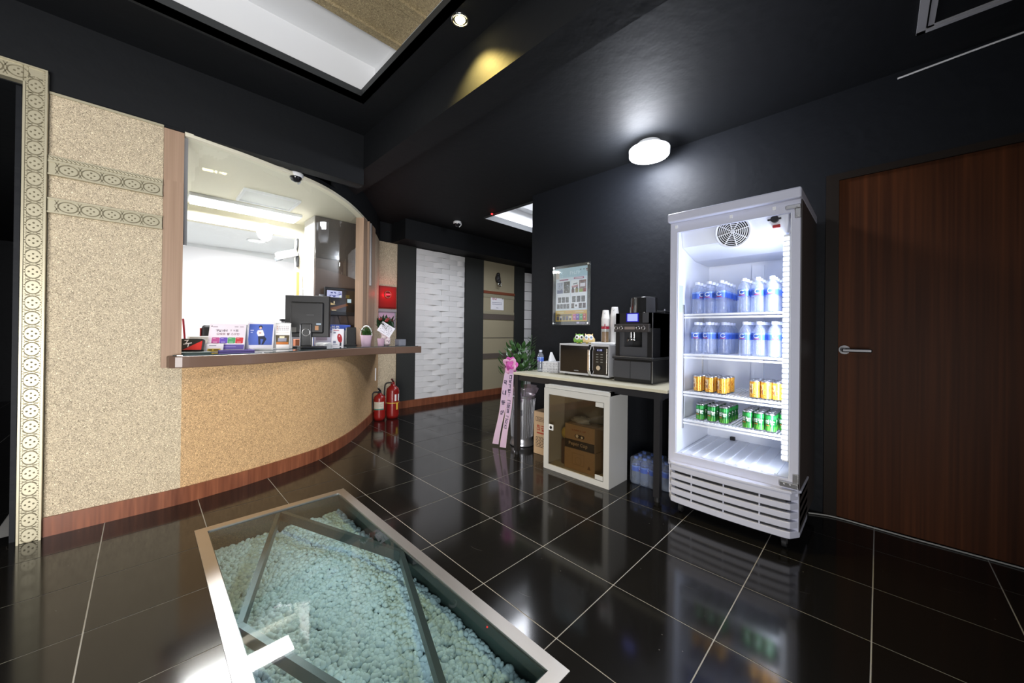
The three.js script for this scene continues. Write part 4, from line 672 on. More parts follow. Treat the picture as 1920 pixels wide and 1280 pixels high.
  part('screen_border', [B(-0.058, 0.038, 0.445, 0.452, -0.021, -0.016), B(-0.058, 0.038, 0.505, 0.511, -0.021, -0.016), B(-0.058, -0.05, 0.452, 0.505, -0.021, -0.016), B(0.03, 0.038, 0.452, 0.505, -0.021, -0.016)], new THREE.MeshStandardMaterial({ color: 0x050510, emissive: 0x2a20d0, emissiveIntensity: 0.6 }), c);
  part('top_panel', [B(0.07, 0.115, 0.44, 0.512, -0.02, -0.014)], gray, c);
  part('spout', [cyl(-0.035, 0.345, -0.05, 0.01, 0.008, 0.06, 12), cyl(-0.01, 0.345, -0.05, 0.008, 0.007, 0.06, 12), ball(-0.03, 0.315, -0.045, 0.013), ball(-0.006, 0.312, -0.045, 0.012), (() => { const g = new THREE.ConeGeometry(0.014, 0.04, 10); g.rotateZ(2.7); g.translate(-0.055, 0.3, -0.035); return g; })()], M.chrome, c);
  part('corner_strip', [B(0.14, 0.144, 0.19, 0.51, -0.024, -0.018), B(0.15, 0.156, 0.01, 0.16, 0.0, 0.004)], M.alu, c);
  part('hopper', lathe([[0.1, 0.512], [0.104, 0.52], [0.1, 0.63], [0.098, 0.638], [0.06, 0.642], [0, 0.643]], 30).translate(-0.005, 0, -0.19), mat(lin(0.02, 0.02, 0.02), 0.05, 0, { clearcoat: 1 }), c);
  part('hopper_hinge', RB(0.06, 0.14, 0.512, 0.535, -0.34, -0.24, 0.004), M.matBlack, c); part('knob', cyl(0.11, 0.543, -0.3, 0.008, 0.008, 0.016, 12), M.chrome, c);
  // tissue box and bottle on the table
  const tb = thing('tissue_box', 'patterned white tissue box with a tissue pulled out', 'tissue box', [-2.1, TY, -2.63], 0.25);
  part('box', RB(-0.075, 0.075, 0, 0.098, -0.055, 0.055, 0.003), mat(0xffffff, 0.6, 0, { map: (() => { const t2 = canvas(256, 128, (g, w, h) => { g.fillStyle = '#d8d8dc'; g.fillRect(0, 0, w, h); g.fillStyle = '#44464e'; for (let y = 0; y < 4; y++) for (let x = 0; x < 10; x++) { g.fillRect(x * 26 + 3 + (y % 2) * 6, y * 32 + 5, 13, 5); g.fillRect(x * 26 + 5, y * 32 + 15, 4 + 9 * rnd(), 11); } }); t2.wrapS = t2.wrapT = THREE.RepeatWrapping; t2.repeat.set(7, 11); return t2; })() }), tb);
  part('tissue', (() => { const g = new THREE.PlaneGeometry(0.09, 0.085, 6, 6), p = g.attributes.position; for (let i = 0; i < p.count; i++) { const u = p.getX(i) / 0.09 + 0.5, v = p.getY(i) / 0.085 + 0.5; p.setXYZ(i, p.getX(i) * (1 - 0.75 * v) - 0.012 * v, p.getY(i) + 0.138, 0.02 * Math.sin(u * 7) * (1 - v * 0.6)); } g.computeVertexNormals(); return g; })(), mat(lin(0.8, 0.82, 0.85), 0.8, 0, { side: THREE.DoubleSide }), tb);
  const wb = makeBottle('single clear water bottle on the table beside the tissue box'); wb.position.set(-2.205, TY, -2.585); wb.rotation.y = 1.4;
}
// ---------------------------------------------------------------- under the table
{
  const c = thing('glass_door_cabinet', 'low white cabinet with smoked glass door under the table', 'cabinet', [-1.627, 0, -2.32]);
  const w = 0.297, d = -0.25, h = 0.676;
  part('side_panel', B(w - 0.018, w, 0, h, d, 0), M.cabinet, c); part('side_panel', B(-w, -w + 0.018, 0, h, d, 0), M.cabinet, c);
  part('top_panel', B(-w, w, h - 0.026, h, d, 0.002), M.cabinet, c); part('bottom_panel', B(-w + 0.018, w - 0.018, 0, 0.03, d, 0), M.cabinet, c); part('back_panel', B(-w + 0.018, w - 0.018, 0.03, h - 0.026, d, d + 0.01), mat(lin(0.2, 0.19, 0.17), 0.6), c);
  part('face_frame', [B(-w, -w + 0.045, 0, h - 0.028, 0, 0.012), B(w - 0.045, w, 0, h - 0.028, 0, 0.012), B(-w + 0.045, w - 0.045, 0, 0.04, 0, 0.012), B(-w + 0.045, w - 0.045, h - 0.075, h - 0.028, 0, 0.012)], M.cabinet, c);
  const dr = part('glass_door', B(-w + 0.046, w - 0.047, 0.042, h - 0.078, 0.003, 0.004), M.smoke, c);
  part('hinge_plate', [RB(w - 0.115, w - 0.05, h - 0.112, h - 0.078, 0.005, 0.012, 0.003)], M.cabinet, dr); part('hinge_plate', [RB(w - 0.115, w - 0.05, 0.044, 0.078, 0.005, 0.012, 0.003)], M.cabinet, dr);
  part('lock', [B(-w + 0.048, -w + 0.092, 0.315, 0.36, 0.004, 0.01)], M.paper, dr); part('keyhole', cyl(-w + 0.072, 0.337, 0.012, 0.011, 0.011, 0.008, 16, 'z'), M.matBlack, dr);
  const box = (x, y, z, bw, bh, bd, label, draw, turn = 0) => { const b = thing('cardboard_box', label, 'box', [x, y, z], turn); part('carton', RB(-bw / 2, bw / 2, 0, bh, -bd / 2, bd / 2, 0.003), M.card, b); part('print', plate(bw * 0.98, bh * 0.98, 0, bh / 2, bd / 2 + 0.0012), print(256, Math.round(256 * bh / bw), draw, 0.8), b); return b; };
  const cardBg = (g, w2, h2) => { g.fillStyle = '#a98a66'; g.fillRect(0, 0, w2, h2); };
  box(-1.625, 0.03, -2.45, 0.28, 0.165, 0.15, 'brown paper cup carton at the bottom of the smoked glass cabinet', (g, w2, h2) => { cardBg(g, w2, h2); g.strokeStyle = '#8e7250'; g.lineWidth = 3; g.strokeRect(70, 30, 100, 80); g.beginPath(); g.arc(120, 80, 26, 0, 7); g.stroke(); g.fillStyle = '#6d5238'; g.beginPath(); g.moveTo(196, 120); g.lineTo(212, 92); g.lineTo(226, 120); g.fill(); });
  box(-1.625, 0.196, -2.45, 0.275, 0.185, 0.15, 'brown carton lettered Paper Cup, upper of two in the cabinet', (g, w2, h2) => { cardBg(g, w2, h2); g.fillStyle = '#2c2019'; g.fillRect(0, h2 - 62, w2, 62); g.fillStyle = '#b9a389'; g.font = 'bold 34px sans-serif'; g.fillText('Paper Cup', 32, h2 - 22); g.fillStyle = '#8a4a34'; g.font = 'bold 17px sans-serif'; g.fillText('& PAPER & CUP', 60, 44); g.fillStyle = '#3a2c20'; g.beginPath(); g.roundRect(88, 66, 84, 26, 13); g.fill(); g.fillStyle = '#e8dcc8'; g.beginPath(); g.arc(108, 78, 12, 0, 7); g.arc(150, 82, 9, 0, 7); g.fill(); });
  const bag = thing('plastic_bag', 'crumpled clear plastic wrap on the upper carton in the cabinet', 'plastic bag', [-1.66, 0.382, -2.45]);
  part('film', (() => { const g = new THREE.SphereGeometry(0.07, 16, 10), p = g.attributes.position; for (let i = 0; i < p.count; i++) { const k = 0.75 + 0.5 * rnd(); p.setXYZ(i, p.getX(i) * k * 1.2, Math.max(0, p.getY(i) * 0.45 * k + 0.02), p.getZ(i) * k * 0.6); } g.computeVertexNormals(); return g; })(), mat(lin(0.6, 0.6, 0.58), 0.3, 0, { transmission: 0.6, thickness: 0 }), bag);
  const sb = thing('snack_bag', 'yellow and white snack bag beside the cartons in the cabinet', 'bag', [-1.805, 0.03, -2.45]);
  part('stand', RB(-0.03, 0.035, 0, 0.2, -0.03, 0.03, 0.01), mat(lin(0.1, 0.06, 0.05), 0.6), sb); part('packet', [ball(0.0, 0.25, 0, 0.04, 1.2), ball(0.02, 0.32, 0, 0.02)], mat(lin(0.55, 0.42, 0.1), 0.4), sb);
  box(-2.085, 0, -2.64, 0.27, 0.385, 0.24, 'tall cardboard carton with red lettering beside the white cabinet', (g, w2, h2) => { g.fillStyle = '#c3a583'; g.fillRect(0, 0, w2, h2); g.strokeStyle = '#5c4a3c'; g.lineWidth = 4; g.strokeRect(22, 46, 150, 34); hangul(g, '취급주의', 34, 52, 22, '#5c4a3c', 3); hangul(g, '취', 34, 116, 46, '#a8412f', 7); hangul(g, '급', 84, 116, 46, '#a8412f', 7); g.fillStyle = '#a8412f'; g.fillRect(34, 176, 100, 12); g.strokeStyle = '#3f342c'; for (let a = 0; a < 3; a++) for (let b = 0; b < 3; b++) { g.strokeRect(26 + a * 34, 218 + b * 28, 34, 28); g.fillStyle = '#3f342c'; g.fillRect(36 + a * 34, 226 + b * 28, 10, 11); } });
  // shrink wrapped bottles
  const pack = (x, z, label, na = 3) => { const p = thing('bottle_pack', label, 'bottle pack', [x, 0, z]); for (let a = 0; a < na; a++) for (let b = 0; b < 3; b++) { const q = makeBottle('x'); scene.remove(q); taken.water_bottle--; q.name = 'wrapped_bottle'; q.userData = {}; q.position.set((a - (na - 1) / 2) * 0.065, 0.001, -0.066 + b * 0.066); q.rotation.y = 1.3 * a + b; const g = join(q.children.map(k => k.geometry)); part('wrapped_bottle', q.children[0].geometry, bottleBody, p).position.copy(q.position); part('bottle_label', q.children[1].geometry, labelMat, p).position.copy(q.position); part('bottle_cap', q.children[2].geometry, mat(lin(0.2, 0.3, 0.7), 0.4), p).position.copy(q.position); }
    const s = new RoundedBoxGeometry(0.005 + na * 0.0645, 0.2, 0.206, 5, 0.02), pp = s.attributes.position; for (let i = 0; i < pp.count; i++) { const k = 1 + 0.02 * (rnd() - 0.5); pp.setX(i, pp.getX(i) * k); pp.setZ(i, pp.getZ(i) * k); } s.translate(0, 0.1, 0); part('shrink_film', s, mat(lin(0.8, 0.86, 0.95), 0.12, 0, { transmission: 0.93, thickness: 0 }), p); return p; };
  pack(-1.19, -2.63, 'shrink wrapped pack of water bottles between cabinet and table leg'); pack(-1.012, -2.66, 'shrink wrapped pack of water bottles between table leg and fridge', 2);
}
// ---------------------------------------------------------------- flower bucket with congratulation ribbon
{
  const b = thing('flower_bucket', 'galvanised fluted bucket holding a congratulation plant', 'bucket', [-2.47, 0, -2.63]);
  const zinc = mat(lin(0.42, 0.43, 0.46), 0.32, 0.8);
  part('bucket', lathe([[0, 0.004], [0.112, 0], [0.118, 0.01], [0.112, 0.03], [0.1, 0.06], [0.104, 0.075], [0.128, 0.46], [0.136, 0.48], [0.136, 0.488], [0.126, 0.486], [0.12, 0.44], [0, 0.43]], 40), zinc, b);
  const fl = []; for (let k = 0; k < 36; k++) { const a = k * Math.PI / 18, g = new THREE.CylinderGeometry(0.0045, 0.0036, 0.37, 6); g.rotateZ(0); const m = new THREE.Matrix4().makeTranslation(0.1165 * Math.cos(a), 0.27, 0.1165 * Math.sin(a)); g.applyMatrix4(new THREE.Matrix4().makeRotationAxis(new THREE.Vector3(-Math.sin(a), 0, Math.cos(a)), -0.062)); g.applyMatrix4(m); fl.push(g); } part('flute', fl, zinc, b);
  part('emblem', plate(0.09, 0.05, 0.055, 0.33, 0.117, 0.4), mat(0xffffff, 0.4, 0.5, { transparent: false, map: canvas(128, 72, (g, w, h) => { g.fillStyle = '#85868c'; g.fillRect(0, 0, w, h); g.fillStyle = '#f2f2f4'; g.font = 'italic bold 46px serif'; g.fillText('Joy', 26, 50); }) }), b);
  part('wrapping_film', (() => { const g = lathe([[0.12, 0.43], [0.132, 0.49], [0.15, 0.55], [0.146, 0.57]], 26), p = g.attributes.position; for (let i = 0; i < p.count; i++) { const k = 1 + 0.2 * (rnd() - 0.5); p.setX(i, p.getX(i) * k); p.setZ(i, p.getZ(i) * k); } g.computeVertexNormals(); return g; })(), mat(lin(0.8, 0.72, 0.8), 0.2, 0, { transmission: 0.85, thickness: 0, side: THREE.DoubleSide }), b);
  const leaves = [], leafG = (l, w) => { const g = new THREE.PlaneGeometry(w, l, 2, 4), p = g.attributes.position; for (let i = 0; i < p.count; i++) { const v = p.getY(i) / l + 0.5, k = Math.sin(Math.PI * Math.min(0.98, v * 0.94 + 0.06)); p.setX(i, p.getX(i) * k); p.setZ(i, -0.25 * l * v * v + 0.12 * Math.abs(p.getX(i))); p.setY(i, v * l); } g.computeVertexNormals(); return g; };
  const leafA = leafG(0.075, 0.042);
  for (let k = 0; k < 150; k++) { const a = rnd() * 6.283, e = Math.sqrt(rnd()), yy = 0.62 + 0.34 * rnd(), rr = (0.16 * Math.sin(Math.PI * Math.min(1, (yy - 0.5) / 0.52)) + 0.03) * e, g = leafA.clone(); g.applyMatrix4(new THREE.Matrix4().compose(new THREE.Vector3(rr * Math.cos(a) - 0.05, yy, rr * Math.sin(a)), new THREE.Quaternion().setFromEuler(new THREE.Euler(0.6 + 0.8 * rnd(), -a + Math.PI / 2 + 0.5 * (rnd() - 0.5), 0, 'YXZ')), new THREE.Vector3(1, 1, 1))); leaves.push(g); }
  part('foliage', leaves, M.leaf, b);
  part('stem', [...Array(7)].map((_, k) => tube([[0, 0.42, 0], [0.02 * Math.cos(k), 0.6, 0.02 * Math.sin(k)], [0.09 * Math.cos(k * 0.9) - 0.04, 0.85, 0.09 * Math.sin(k * 0.9)]], 0.004, 8, 5)), M.leafDark, b);
  const fr = []; for (let k = 0; k < 12; k++) { const y = 0.72 + k * 0.027; for (const s of [-1, 1]) { const g = new THREE.ConeGeometry(0.004, 0.1 - k * 0.004, 4); g.scale(1, 1, 0.3); g.rotateZ(s * 1.0); g.translate(0.13 + 0.01 * k * 0.3 - s * 0.04, y + 0.028, 0.05); fr.push(g); } } fr.push(tube([[0.05, 0.45, 0.02], [0.11, 0.7, 0.05], [0.16, 1.07, 0.05]], 0.004, 10, 5)); part('fern_frond', fr, M.leafDark, b);
  // ribbon
  const r = thing('congratulation_ribbon', 'pink congratulation ribbon with bow hanging to the floor', 'ribbon');
  const bow = mat(lin(0.62, 0.1, 0.42), 0.35, 0, { side: THREE.DoubleSide }), pale = mat(lin(0.78, 0.42, 0.62), 0.35, 0, { side: THREE.DoubleSide });
  for (let k = 0; k < 11; k++) { const a = k * 0.571 + 0.2, g = new THREE.TorusGeometry(0.034, 0.017, 6, 16); g.scale(1, 1, 0.35 + 0.3 * rnd()); g.scale(1.1, 0.75, 1); g.rotateY(rnd() * 1.4 - 0.7); g.rotateZ(a); g.translate(-2.435 + 0.038 * Math.cos(a), 0.782 + 0.034 * Math.sin(a), -2.435 + 0.02 * rnd()); part('bow_loop', g, k % 3 === 1 ? pale : bow, r); }
  const strip = (top, bot, w, txt, sz, y0) => {
    const n = 16, g = new THREE.PlaneGeometry(w, 1, 3, n), p = g.attributes.position;
    for (let i = 0; i < p.count; i++) { const v = 0.5 - p.getY(i), u = p.getX(i); const ease = Math.pow(v, 1.3); p.setXYZ(i, top[0] + (bot[0] - top[0]) * ease + u * (0.75 + 0.25 * Math.min(1, v * 4)), top[1] + (bot[1] - top[1]) * v, top[2] + (bot[2] - top[2]) * ease + 0.006 * Math.sin(v * 9 + u * 20) + u * -0.3); }
    g.computeVertexNormals();
    const m = mat(0xffffff, 0.55, 0, { side: THREE.DoubleSide, map: canvas(96, 1024, (c, cw, ch) => { c.fillStyle = '#dcc0dc'; c.fillRect(0, 0, cw, ch); c.fillStyle = '#cb9aca'; c.fillRect(0, 0, cw, 60); c.fillStyle = '#e6d9a8'; for (let k = 0; k < 60; k++) { c.fillRect(0, k * 18, 5 * rnd(), 8); c.fillRect(cw - 5 * rnd(), k * 18 + 6, 5, 8); } hangul(c, txt, 18, y0, sz, '#1c1a3a', sz * 0.14, true); }) });
    part('ribbon_tail', g, m, r);
  };
  strip([-2.47, 0.755, -2.42], [-2.60, 0.02, -2.4], 0.06, '막  내  동  생', 58, 160);
  strip([-2.4, 0.755, -2.41], [-2.492, 0.012, -2.395], 0.06, '대박기원! 그로킴 구자주', 52, 80);
}

// ---------------------------------------------------------------- far wall fittings
{
  const X = -4.78;
  const f = thing('hose_cabinet', 'red fire hose cabinet with round alarm lamp on the chip panel', 'fire cabinet', [X, 1.55, -2.345]);
  part('box', RB(0, 0.03, -0.155, 0.15, -0.135, 0.135, 0.004), M.red, f);
  part('door', RB(0.03, 0.038, -0.14, 0.135, -0.12, 0.12, 0.003), M.red, f);
  part('alarm_ring', (() => { const t = new THREE.TorusGeometry(0.045, 0.006, 8, 28); t.rotateY(Math.PI / 2); t.translate(0.045, 0.035, 0.0); return t; })(), M.goldDark, f);
  part('alarm_disc', cyl(0.045, 0.035, 0, 0.04, 0.04, 0.01, 28, 'x'), mat(lin(0.05, 0.006, 0.006), 0.3), f);
  part('alarm_lamp', RB(0.05, 0.058, 0.026, 0.044, -0.03, 0.03, 0.003), glow(0xff2030, 5), f);
  const pl = new THREE.PointLight(0xff1c28, 0.07, 4, 2); pl.castShadow = true; pl.position.set(X + 0.14, 1.585, -2.345); scene.add(pl);
  const h = thing('leaflet_holder', 'grey rimmed holder with pink leaflet under the red fire cabinet', 'holder', [X, 1.22, -2.345]);
  part('rim', [B(0, 0.04, 0.13, 0.165, -0.135, 0.135), B(0, 0.012, -0.12, 0.13, -0.135, 0.135)], mat(lin(0.3, 0.31, 0.34), 0.4), h);
  part('leaflet', B(0.014, 0.02, -0.11, 0.125, -0.115, 0.115), mat(lin(0.62, 0.4, 0.55), 0.6), h);
  const ext = (x, z, k, rad, label, tall) => { const e = thing('fire_extinguisher', label, 'extinguisher', [x, 0, z], 0.9);
    part('cylinder', lathe([[0, 0.006], [rad * 0.9, 0], [rad * 0.92, 0.03], [rad, 0.04], [rad, k * 0.72], [rad * 0.9, k * 0.8], [rad * 0.5, k * 0.86], [rad * 0.34, k * 0.88], [rad * 0.34, k * 0.92], [0, k * 0.92]], 28), M.red, e);
    part('valve', [cyl(0, k * 0.93, 0, rad * 0.3, rad * 0.26, k * 0.07, 14)], tall ? M.red : M.matBlack, e);
    part('lever', [(() => { const g = RB(-0.012, 0.012, 0, 0.012, -0.02, 0.1, 0.004); g.rotateX(-0.45); g.translate(0, k * 0.96, -0.02); return g; })(), RB(-0.01, 0.01, k * 0.93, k * 0.945, -0.01, 0.08, 0.003)], tall ? mat(lin(0.1, 0.03, 0.03), 0.4) : M.matBlack, e);
    part('hose', tube([[0, k * 0.95, 0.0], [-rad * 1.0, k * 0.93, 0.02], [-rad * 1.2, k * 0.75, 0.03], [-rad * 1.12, k * 0.4, 0.03]], 0.009, 20, 8), M.matBlack, e);
    const g = new THREE.CylinderGeometry(rad + 0.001, rad + 0.001, k * 0.27, 20, 1, true, -1.0, 2.0); g.translate(0, k * (tall ? 0.58 : 0.5), 0);
    if (!tall) part('paper_label', g, print(128, 96, (c, w, hh) => { c.fillStyle = '#c9c2b2'; c.fillRect(0, 0, w, hh); c.fillStyle = '#a8a296'; for (let q = 0; q < 5; q++) c.fillRect(10, 12 + q * 13, 60 + 44 * rnd(), 5); c.fillStyle = '#3f7468'; c.fillRect(0, 82, w, 14); }), e);
    else { part('band', cyl(0, k * 0.42, 0, rad + 0.001, rad + 0.001, 0.012, 24), mat(lin(0.6, 0.36, 0.05), 0.5), e); part('white_mark', [(() => { const q = new THREE.CylinderGeometry(rad + 0.001, rad + 0.001, k * 0.18, 6, 1, true, 0.5, 0.3); q.translate(0, k * 0.56, 0); return q; })(), (() => { const q = new THREE.CylinderGeometry(rad + 0.001, rad + 0.001, k * 0.18, 6, 1, true, 1.1, 0.35); q.translate(0, k * 0.56, 0); return q; })()], M.paper, e); part('tag', RB(-0.015, 0.015, k * 0.24, k * 0.42, rad + 0.002, rad + 0.006, 0.002).rotateY(0.9), mat(lin(0.65, 0.4, 0.05), 0.5), e); }
    return e; };
  ext(-4.33, -2.055, 0.36, 0.068, 'shorter red fire extinguisher with paper label beside the curved wall', false);
  ext(-4.33, -2.225, 0.465, 0.078, 'taller red fire extinguisher with yellow band and tag', true);
  single('door_contact', 'small white plastic strip low on the curved chip wall', 'switch', RB(-4.515, -4.5, 0.46, 0.62, -2.085, -2.07, 0.002), M.paper);
}
// ---------------------------------------------------------------- things on the reception counter
const CY = CT + 0.006;
{
  // desktop monitor seen from behind
  const m = thing('desktop_monitor', 'black desktop monitor on the counter seen from behind', 'monitor', [-3.78, CY, -1.09], 1.05);
  { const s = new THREE.Shape(); s.moveTo(-0.18, 0.1); s.lineTo(0.18, 0.1); s.lineTo(0.18, 0.475); s.lineTo(-0.18, 0.475); s.closePath();
    const bk = new THREE.ExtrudeGeometry(s, { depth: 0.022, bevelEnabled: true, bevelSize: 0.006, bevelThickness: 0.02, bevelSegments: 3 }); const mb = mat(lin(0.006, 0.006, 0.007), 0.45); part('shell', uvBox(bk), mb, m);
    part('bulge', RB(-0.14, 0.14, 0.13, 0.42, 0.03, 0.062, 0.02), mb, m);
    part('stand', [RB(-0.045, 0.045, 0.012, 0.22, 0.05, 0.075, 0.008), RB(-0.12, 0.12, 0, 0.014, -0.06, 0.12, 0.005)], M.plasticBlack, m);
    part('stand_trim', [RB(-0.053, -0.046, 0.012, 0.21, 0.05, 0.078, 0.003)], M.alu, m);
    part('emblem_ring', (() => { const t = new THREE.TorusGeometry(0.032, 0.003, 6, 32); t.translate(0.0, 0.14, 0.077); return t; })(), M.chrome, m);
    part('nameplate', plate(0.07, 0.014, 0.03, 0.3, 0.0632), print(128, 28, (g, w, h) => { g.fillStyle = '#141414'; g.fillRect(0, 0, w, h); g.fillStyle = '#55565a'; g.font = 'bold 24px sans-serif'; g.fillText('SAMSUNG', 4, 23); }), m);
    part('sticker', [B(-0.13, -0.085, 0.14, 0.185, 0.0625, 0.064)], mat(lin(0.16, 0.15, 0.14), 0.6), m); part('sticker', [B(0.07, 0.1, 0.16, 0.2, 0.0625, 0.064)], mat(lin(0.5, 0.25, 0.12), 0.6), m); part('sticker', [B(0.08, 0.12, 0.21, 0.225, 0.0625, 0.064)], mat(lin(0.4, 0.5, 0.6), 0.6), m); }
  // wall-mounted CCTV screen
  const c = thing('cctv_screen', 'black wall mounted screen showing security camera pictures', 'screen', [-4.12, 1.27, -1.54], 1.5);
  part('bezel', [RB(-0.2, 0.2, -0.02, 0.28, -0.03, 0, 0.008)], M.plasticBlack, c);
  part('display', plate(0.37, 0.235, 0, 0.138, 0.002), new THREE.MeshStandardMaterial({ color: 0x080808, roughness: 0.2, emissive: 0xffffff, emissiveIntensity: 0.9, emissiveMap: canvas(320, 200, (g, w, h) => {
    g.fillStyle = '#1a140d'; g.fillRect(0, 0, w, h); g.fillStyle = '#2a2116'; g.fillRect(120, 0, 200, 120); g.fillStyle = '#c8ccf0'; g.fillRect(8, 8, 130, 62); g.fillStyle = '#2c3480'; for (let k = 0; k < 22; k++) g.fillRect(24 + 108 * rnd(), 14 + 48 * rnd(), 4 + 18 * rnd(), 3 + 6 * rnd()); g.fillStyle = '#e8f0e0'; g.fillRect(116, 50, 16, 20);
    g.fillStyle = '#5a4c18'; g.fillRect(170, 40, 36, 30); g.fillStyle = '#b9d2dc'; g.fillRect(186, 78, 36, 34); g.fillStyle = '#6a3d16'; g.beginPath(); g.moveTo(10, 176); g.lineTo(180, 120); g.lineTo(196, 138); g.lineTo(60, 192); g.fill(); g.fillStyle = '#c9ae78'; g.beginPath(); g.moveTo(26, 142); g.lineTo(40, 116); g.lineTo(84, 136); g.fill(); g.fillStyle = '#d9cba0'; g.fillRect(66, 104, 10, 22); g.fillStyle = '#c8b68c'; g.fillRect(50, 182, 40, 8);
    g.fillStyle = '#120e0a'; g.fillRect(200, 132, 110, 60); }) }), c);
  part('wall_arm', RB(-0.24, -0.18, 0.16, 0.2, -0.06, -0.03, 0.004), M.alu, c); part('cable', [tube([[-0.06, -0.02, -0.02], [-0.04, -0.12, 0.02], [0.0, -0.24, 0.02], [0.05, -0.33, 0.06]], 0.004, 16), tube([[0.03, -0.02, -0.02], [0.05, -0.12, 0.0], [0.1, -0.25, 0.03], [0.12, -0.33, 0.06]], 0.004, 16)], M.matBlack, c);
  // signs standing at the back
  const cctvSign = thing('cctv_sign', 'blue headed CCTV warning sign leaning behind the counter', 'sign', [-4.06, CY, -1.42], 1.45);
  part('board', RB(-0.2, 0.16, 0, 0.22, -0.006, 0, 0.002), mat(lin(0.12, 0.2, 0.6), 0.4), cctvSign);
  part('print', plate(0.345, 0.21, -0.02, 0.112, 0.0015), print(360, 220, (g, w, h) => { g.fillStyle = '#c9c4d6'; g.fillRect(0, 0, w, h); g.fillStyle = '#3f5ec4'; g.fillRect(0, 0, w, 58); g.fillStyle = '#eef'; g.font = 'bold 40px sans-serif'; g.fillText('CCTV', 6, 44); hangul(g, '녹화중', 130, 10, 40, '#eeeeff', 6); g.fillStyle = '#3f5ec4'; g.fillRect(330, 58, 30, 162); g.fillStyle = '#b4364a'; g.fillRect(20, 74, 90, 14); g.fillStyle = '#445'; g.fillRect(150, 74, 90, 8); g.fillStyle = '#9a8a9a'; g.fillRect(20, 110, 110, 60); }), cctvSign);
  const leaf = thing('leaflet_stand', 'white leaflet card with red character figure on the counter', 'leaflet', [-3.83, CY, -1.37], 1.15);
  part('card', (() => { const g = B(-0.055, 0.055, 0, 0.185, -0.002, 0); g.rotateX(-0.3); return g; })(), M.paper, leaf);
  part('print', (() => { const g = plate(0.108, 0.183, 0, 0.0925, 0.001); g.rotateX(-0.3); return g; })(), print(128, 216, (g, w, h) => { g.fillStyle = '#e9e6ec'; g.fillRect(0, 0, w, h); g.fillStyle = '#a8202a'; g.beginPath(); g.ellipse(86, 116, 26, 56, -0.2, 0, 7); g.fill(); g.fillStyle = '#d8aeb0'; g.fillRect(76, 80, 12, 22); g.fillStyle = '#2a2438'; g.fillRect(88, 170, 18, 40); g.fillStyle = '#7b7f96'; g.fillRect(16, 40, 26, 18); g.fillRect(16, 150, 30, 30); g.fillRect(14, 190, 50, 7); g.fillStyle = '#b33a4a'; g.fillRect(16, 16, 60, 8); }), leaf);
  const spk = thing('counter_speaker', 'slim black desk speaker leaning beside the CCTV sign', 'speaker', [-3.95, CY, -1.555], 1.2);
  part('body', (() => { const g = RB(-0.045, 0.045, 0.01, 0.2, -0.03, 0.01, 0.008); g.rotateX(-0.18); return g; })(), M.plasticBlack, spk); part('edge', (() => { const g = RB(-0.056, -0.046, 0.012, 0.19, -0.028, 0.008, 0.003); g.rotateX(-0.18); return g; })(), mat(lin(0.3, 0.31, 0.28), 0.4), spk); part('foot', RB(-0.07, 0.05, 0, 0.012, -0.05, 0.05, 0.004), M.matBlack, spk);
  const bl = thing('blue_lamp', 'small device glowing blue beside the pink flower pot', 'lamp', [-4.02, CY, -1.66]);
  part('body', cyl(0, 0.012, 0, 0.03, 0.03, 0.024, 20), M.matBlack, bl); part('light_tube', cyl(0, 0.075, 0, 0.022, 0.018, 0.1, 18), glow(0x2a1cff, 1.6), bl);
  const blp = new THREE.PointLight(0x3322ff, 0.12, 2, 2); blp.position.set(-3.985, CY + 0.075, -1.66); scene.add(blp);
  // tent card, boxes, calendars
  const tent = thing('tent_card', 'white tent card with pink print and coloured squares on the counter', 'sign', [-3.37, CY + 0.0145, -0.44], 1.18);
  part('card', [(() => { const g = B(-0.11, 0.11, 0, 0.195, -0.002, 0.002); g.rotateX(-0.32); g.translate(0, 0, 0.06); return g; })(), (() => { const g = B(-0.11, 0.11, 0, 0.195, -0.002, 0.002); g.rotateX(0.32); g.translate(0, 0, -0.065); return g; })()], M.paper, tent);
  part('print', (() => { const g = plate(0.215, 0.19, 0, 0.097, 0.003); g.rotateX(-0.32); g.translate(0, 0, 0.06); return g; })(), print(440, 390, (g, w, h) => { g.fillStyle = '#ece3ee'; g.fillRect(0, 0, w, h); g.fillStyle = '#3a3440'; g.beginPath(); g.arc(24, 34, 8, 0, 7); g.fill(); g.fillStyle = '#8a7a8a'; g.fillRect(36, 38, 60, 9); g.fillStyle = '#a99aa8'; g.fillRect(300, 34, 46, 12); g.fillRect(366, 34, 46, 12); hangul(g, '객실에서 TV로', 74, 84, 36, '#6a5a68', 5); hangul(g, '무료로 볼 수있는', 92, 138, 34, '#8a6a78', 5);
    ['#b6508e', '#6a4fb8', '#52a268', '#cc3a40'].forEach((c2, k) => { g.fillStyle = c2; g.beginPath(); g.roundRect(40 + k * 96, 208, 94, 92, 10); g.fill(); g.fillStyle = 'rgba(255,255,255,.7)'; g.fillRect(52 + k * 96, 222, 34, 7); g.fillRect(58 + k * 96, 276, 50, 8); }); g.fillStyle = '#6a5ca8'; g.fillRect(0, 318, w, 72); g.fillStyle = '#9a90d0'; g.fillRect(60, 344, 280, 12); }), tent);
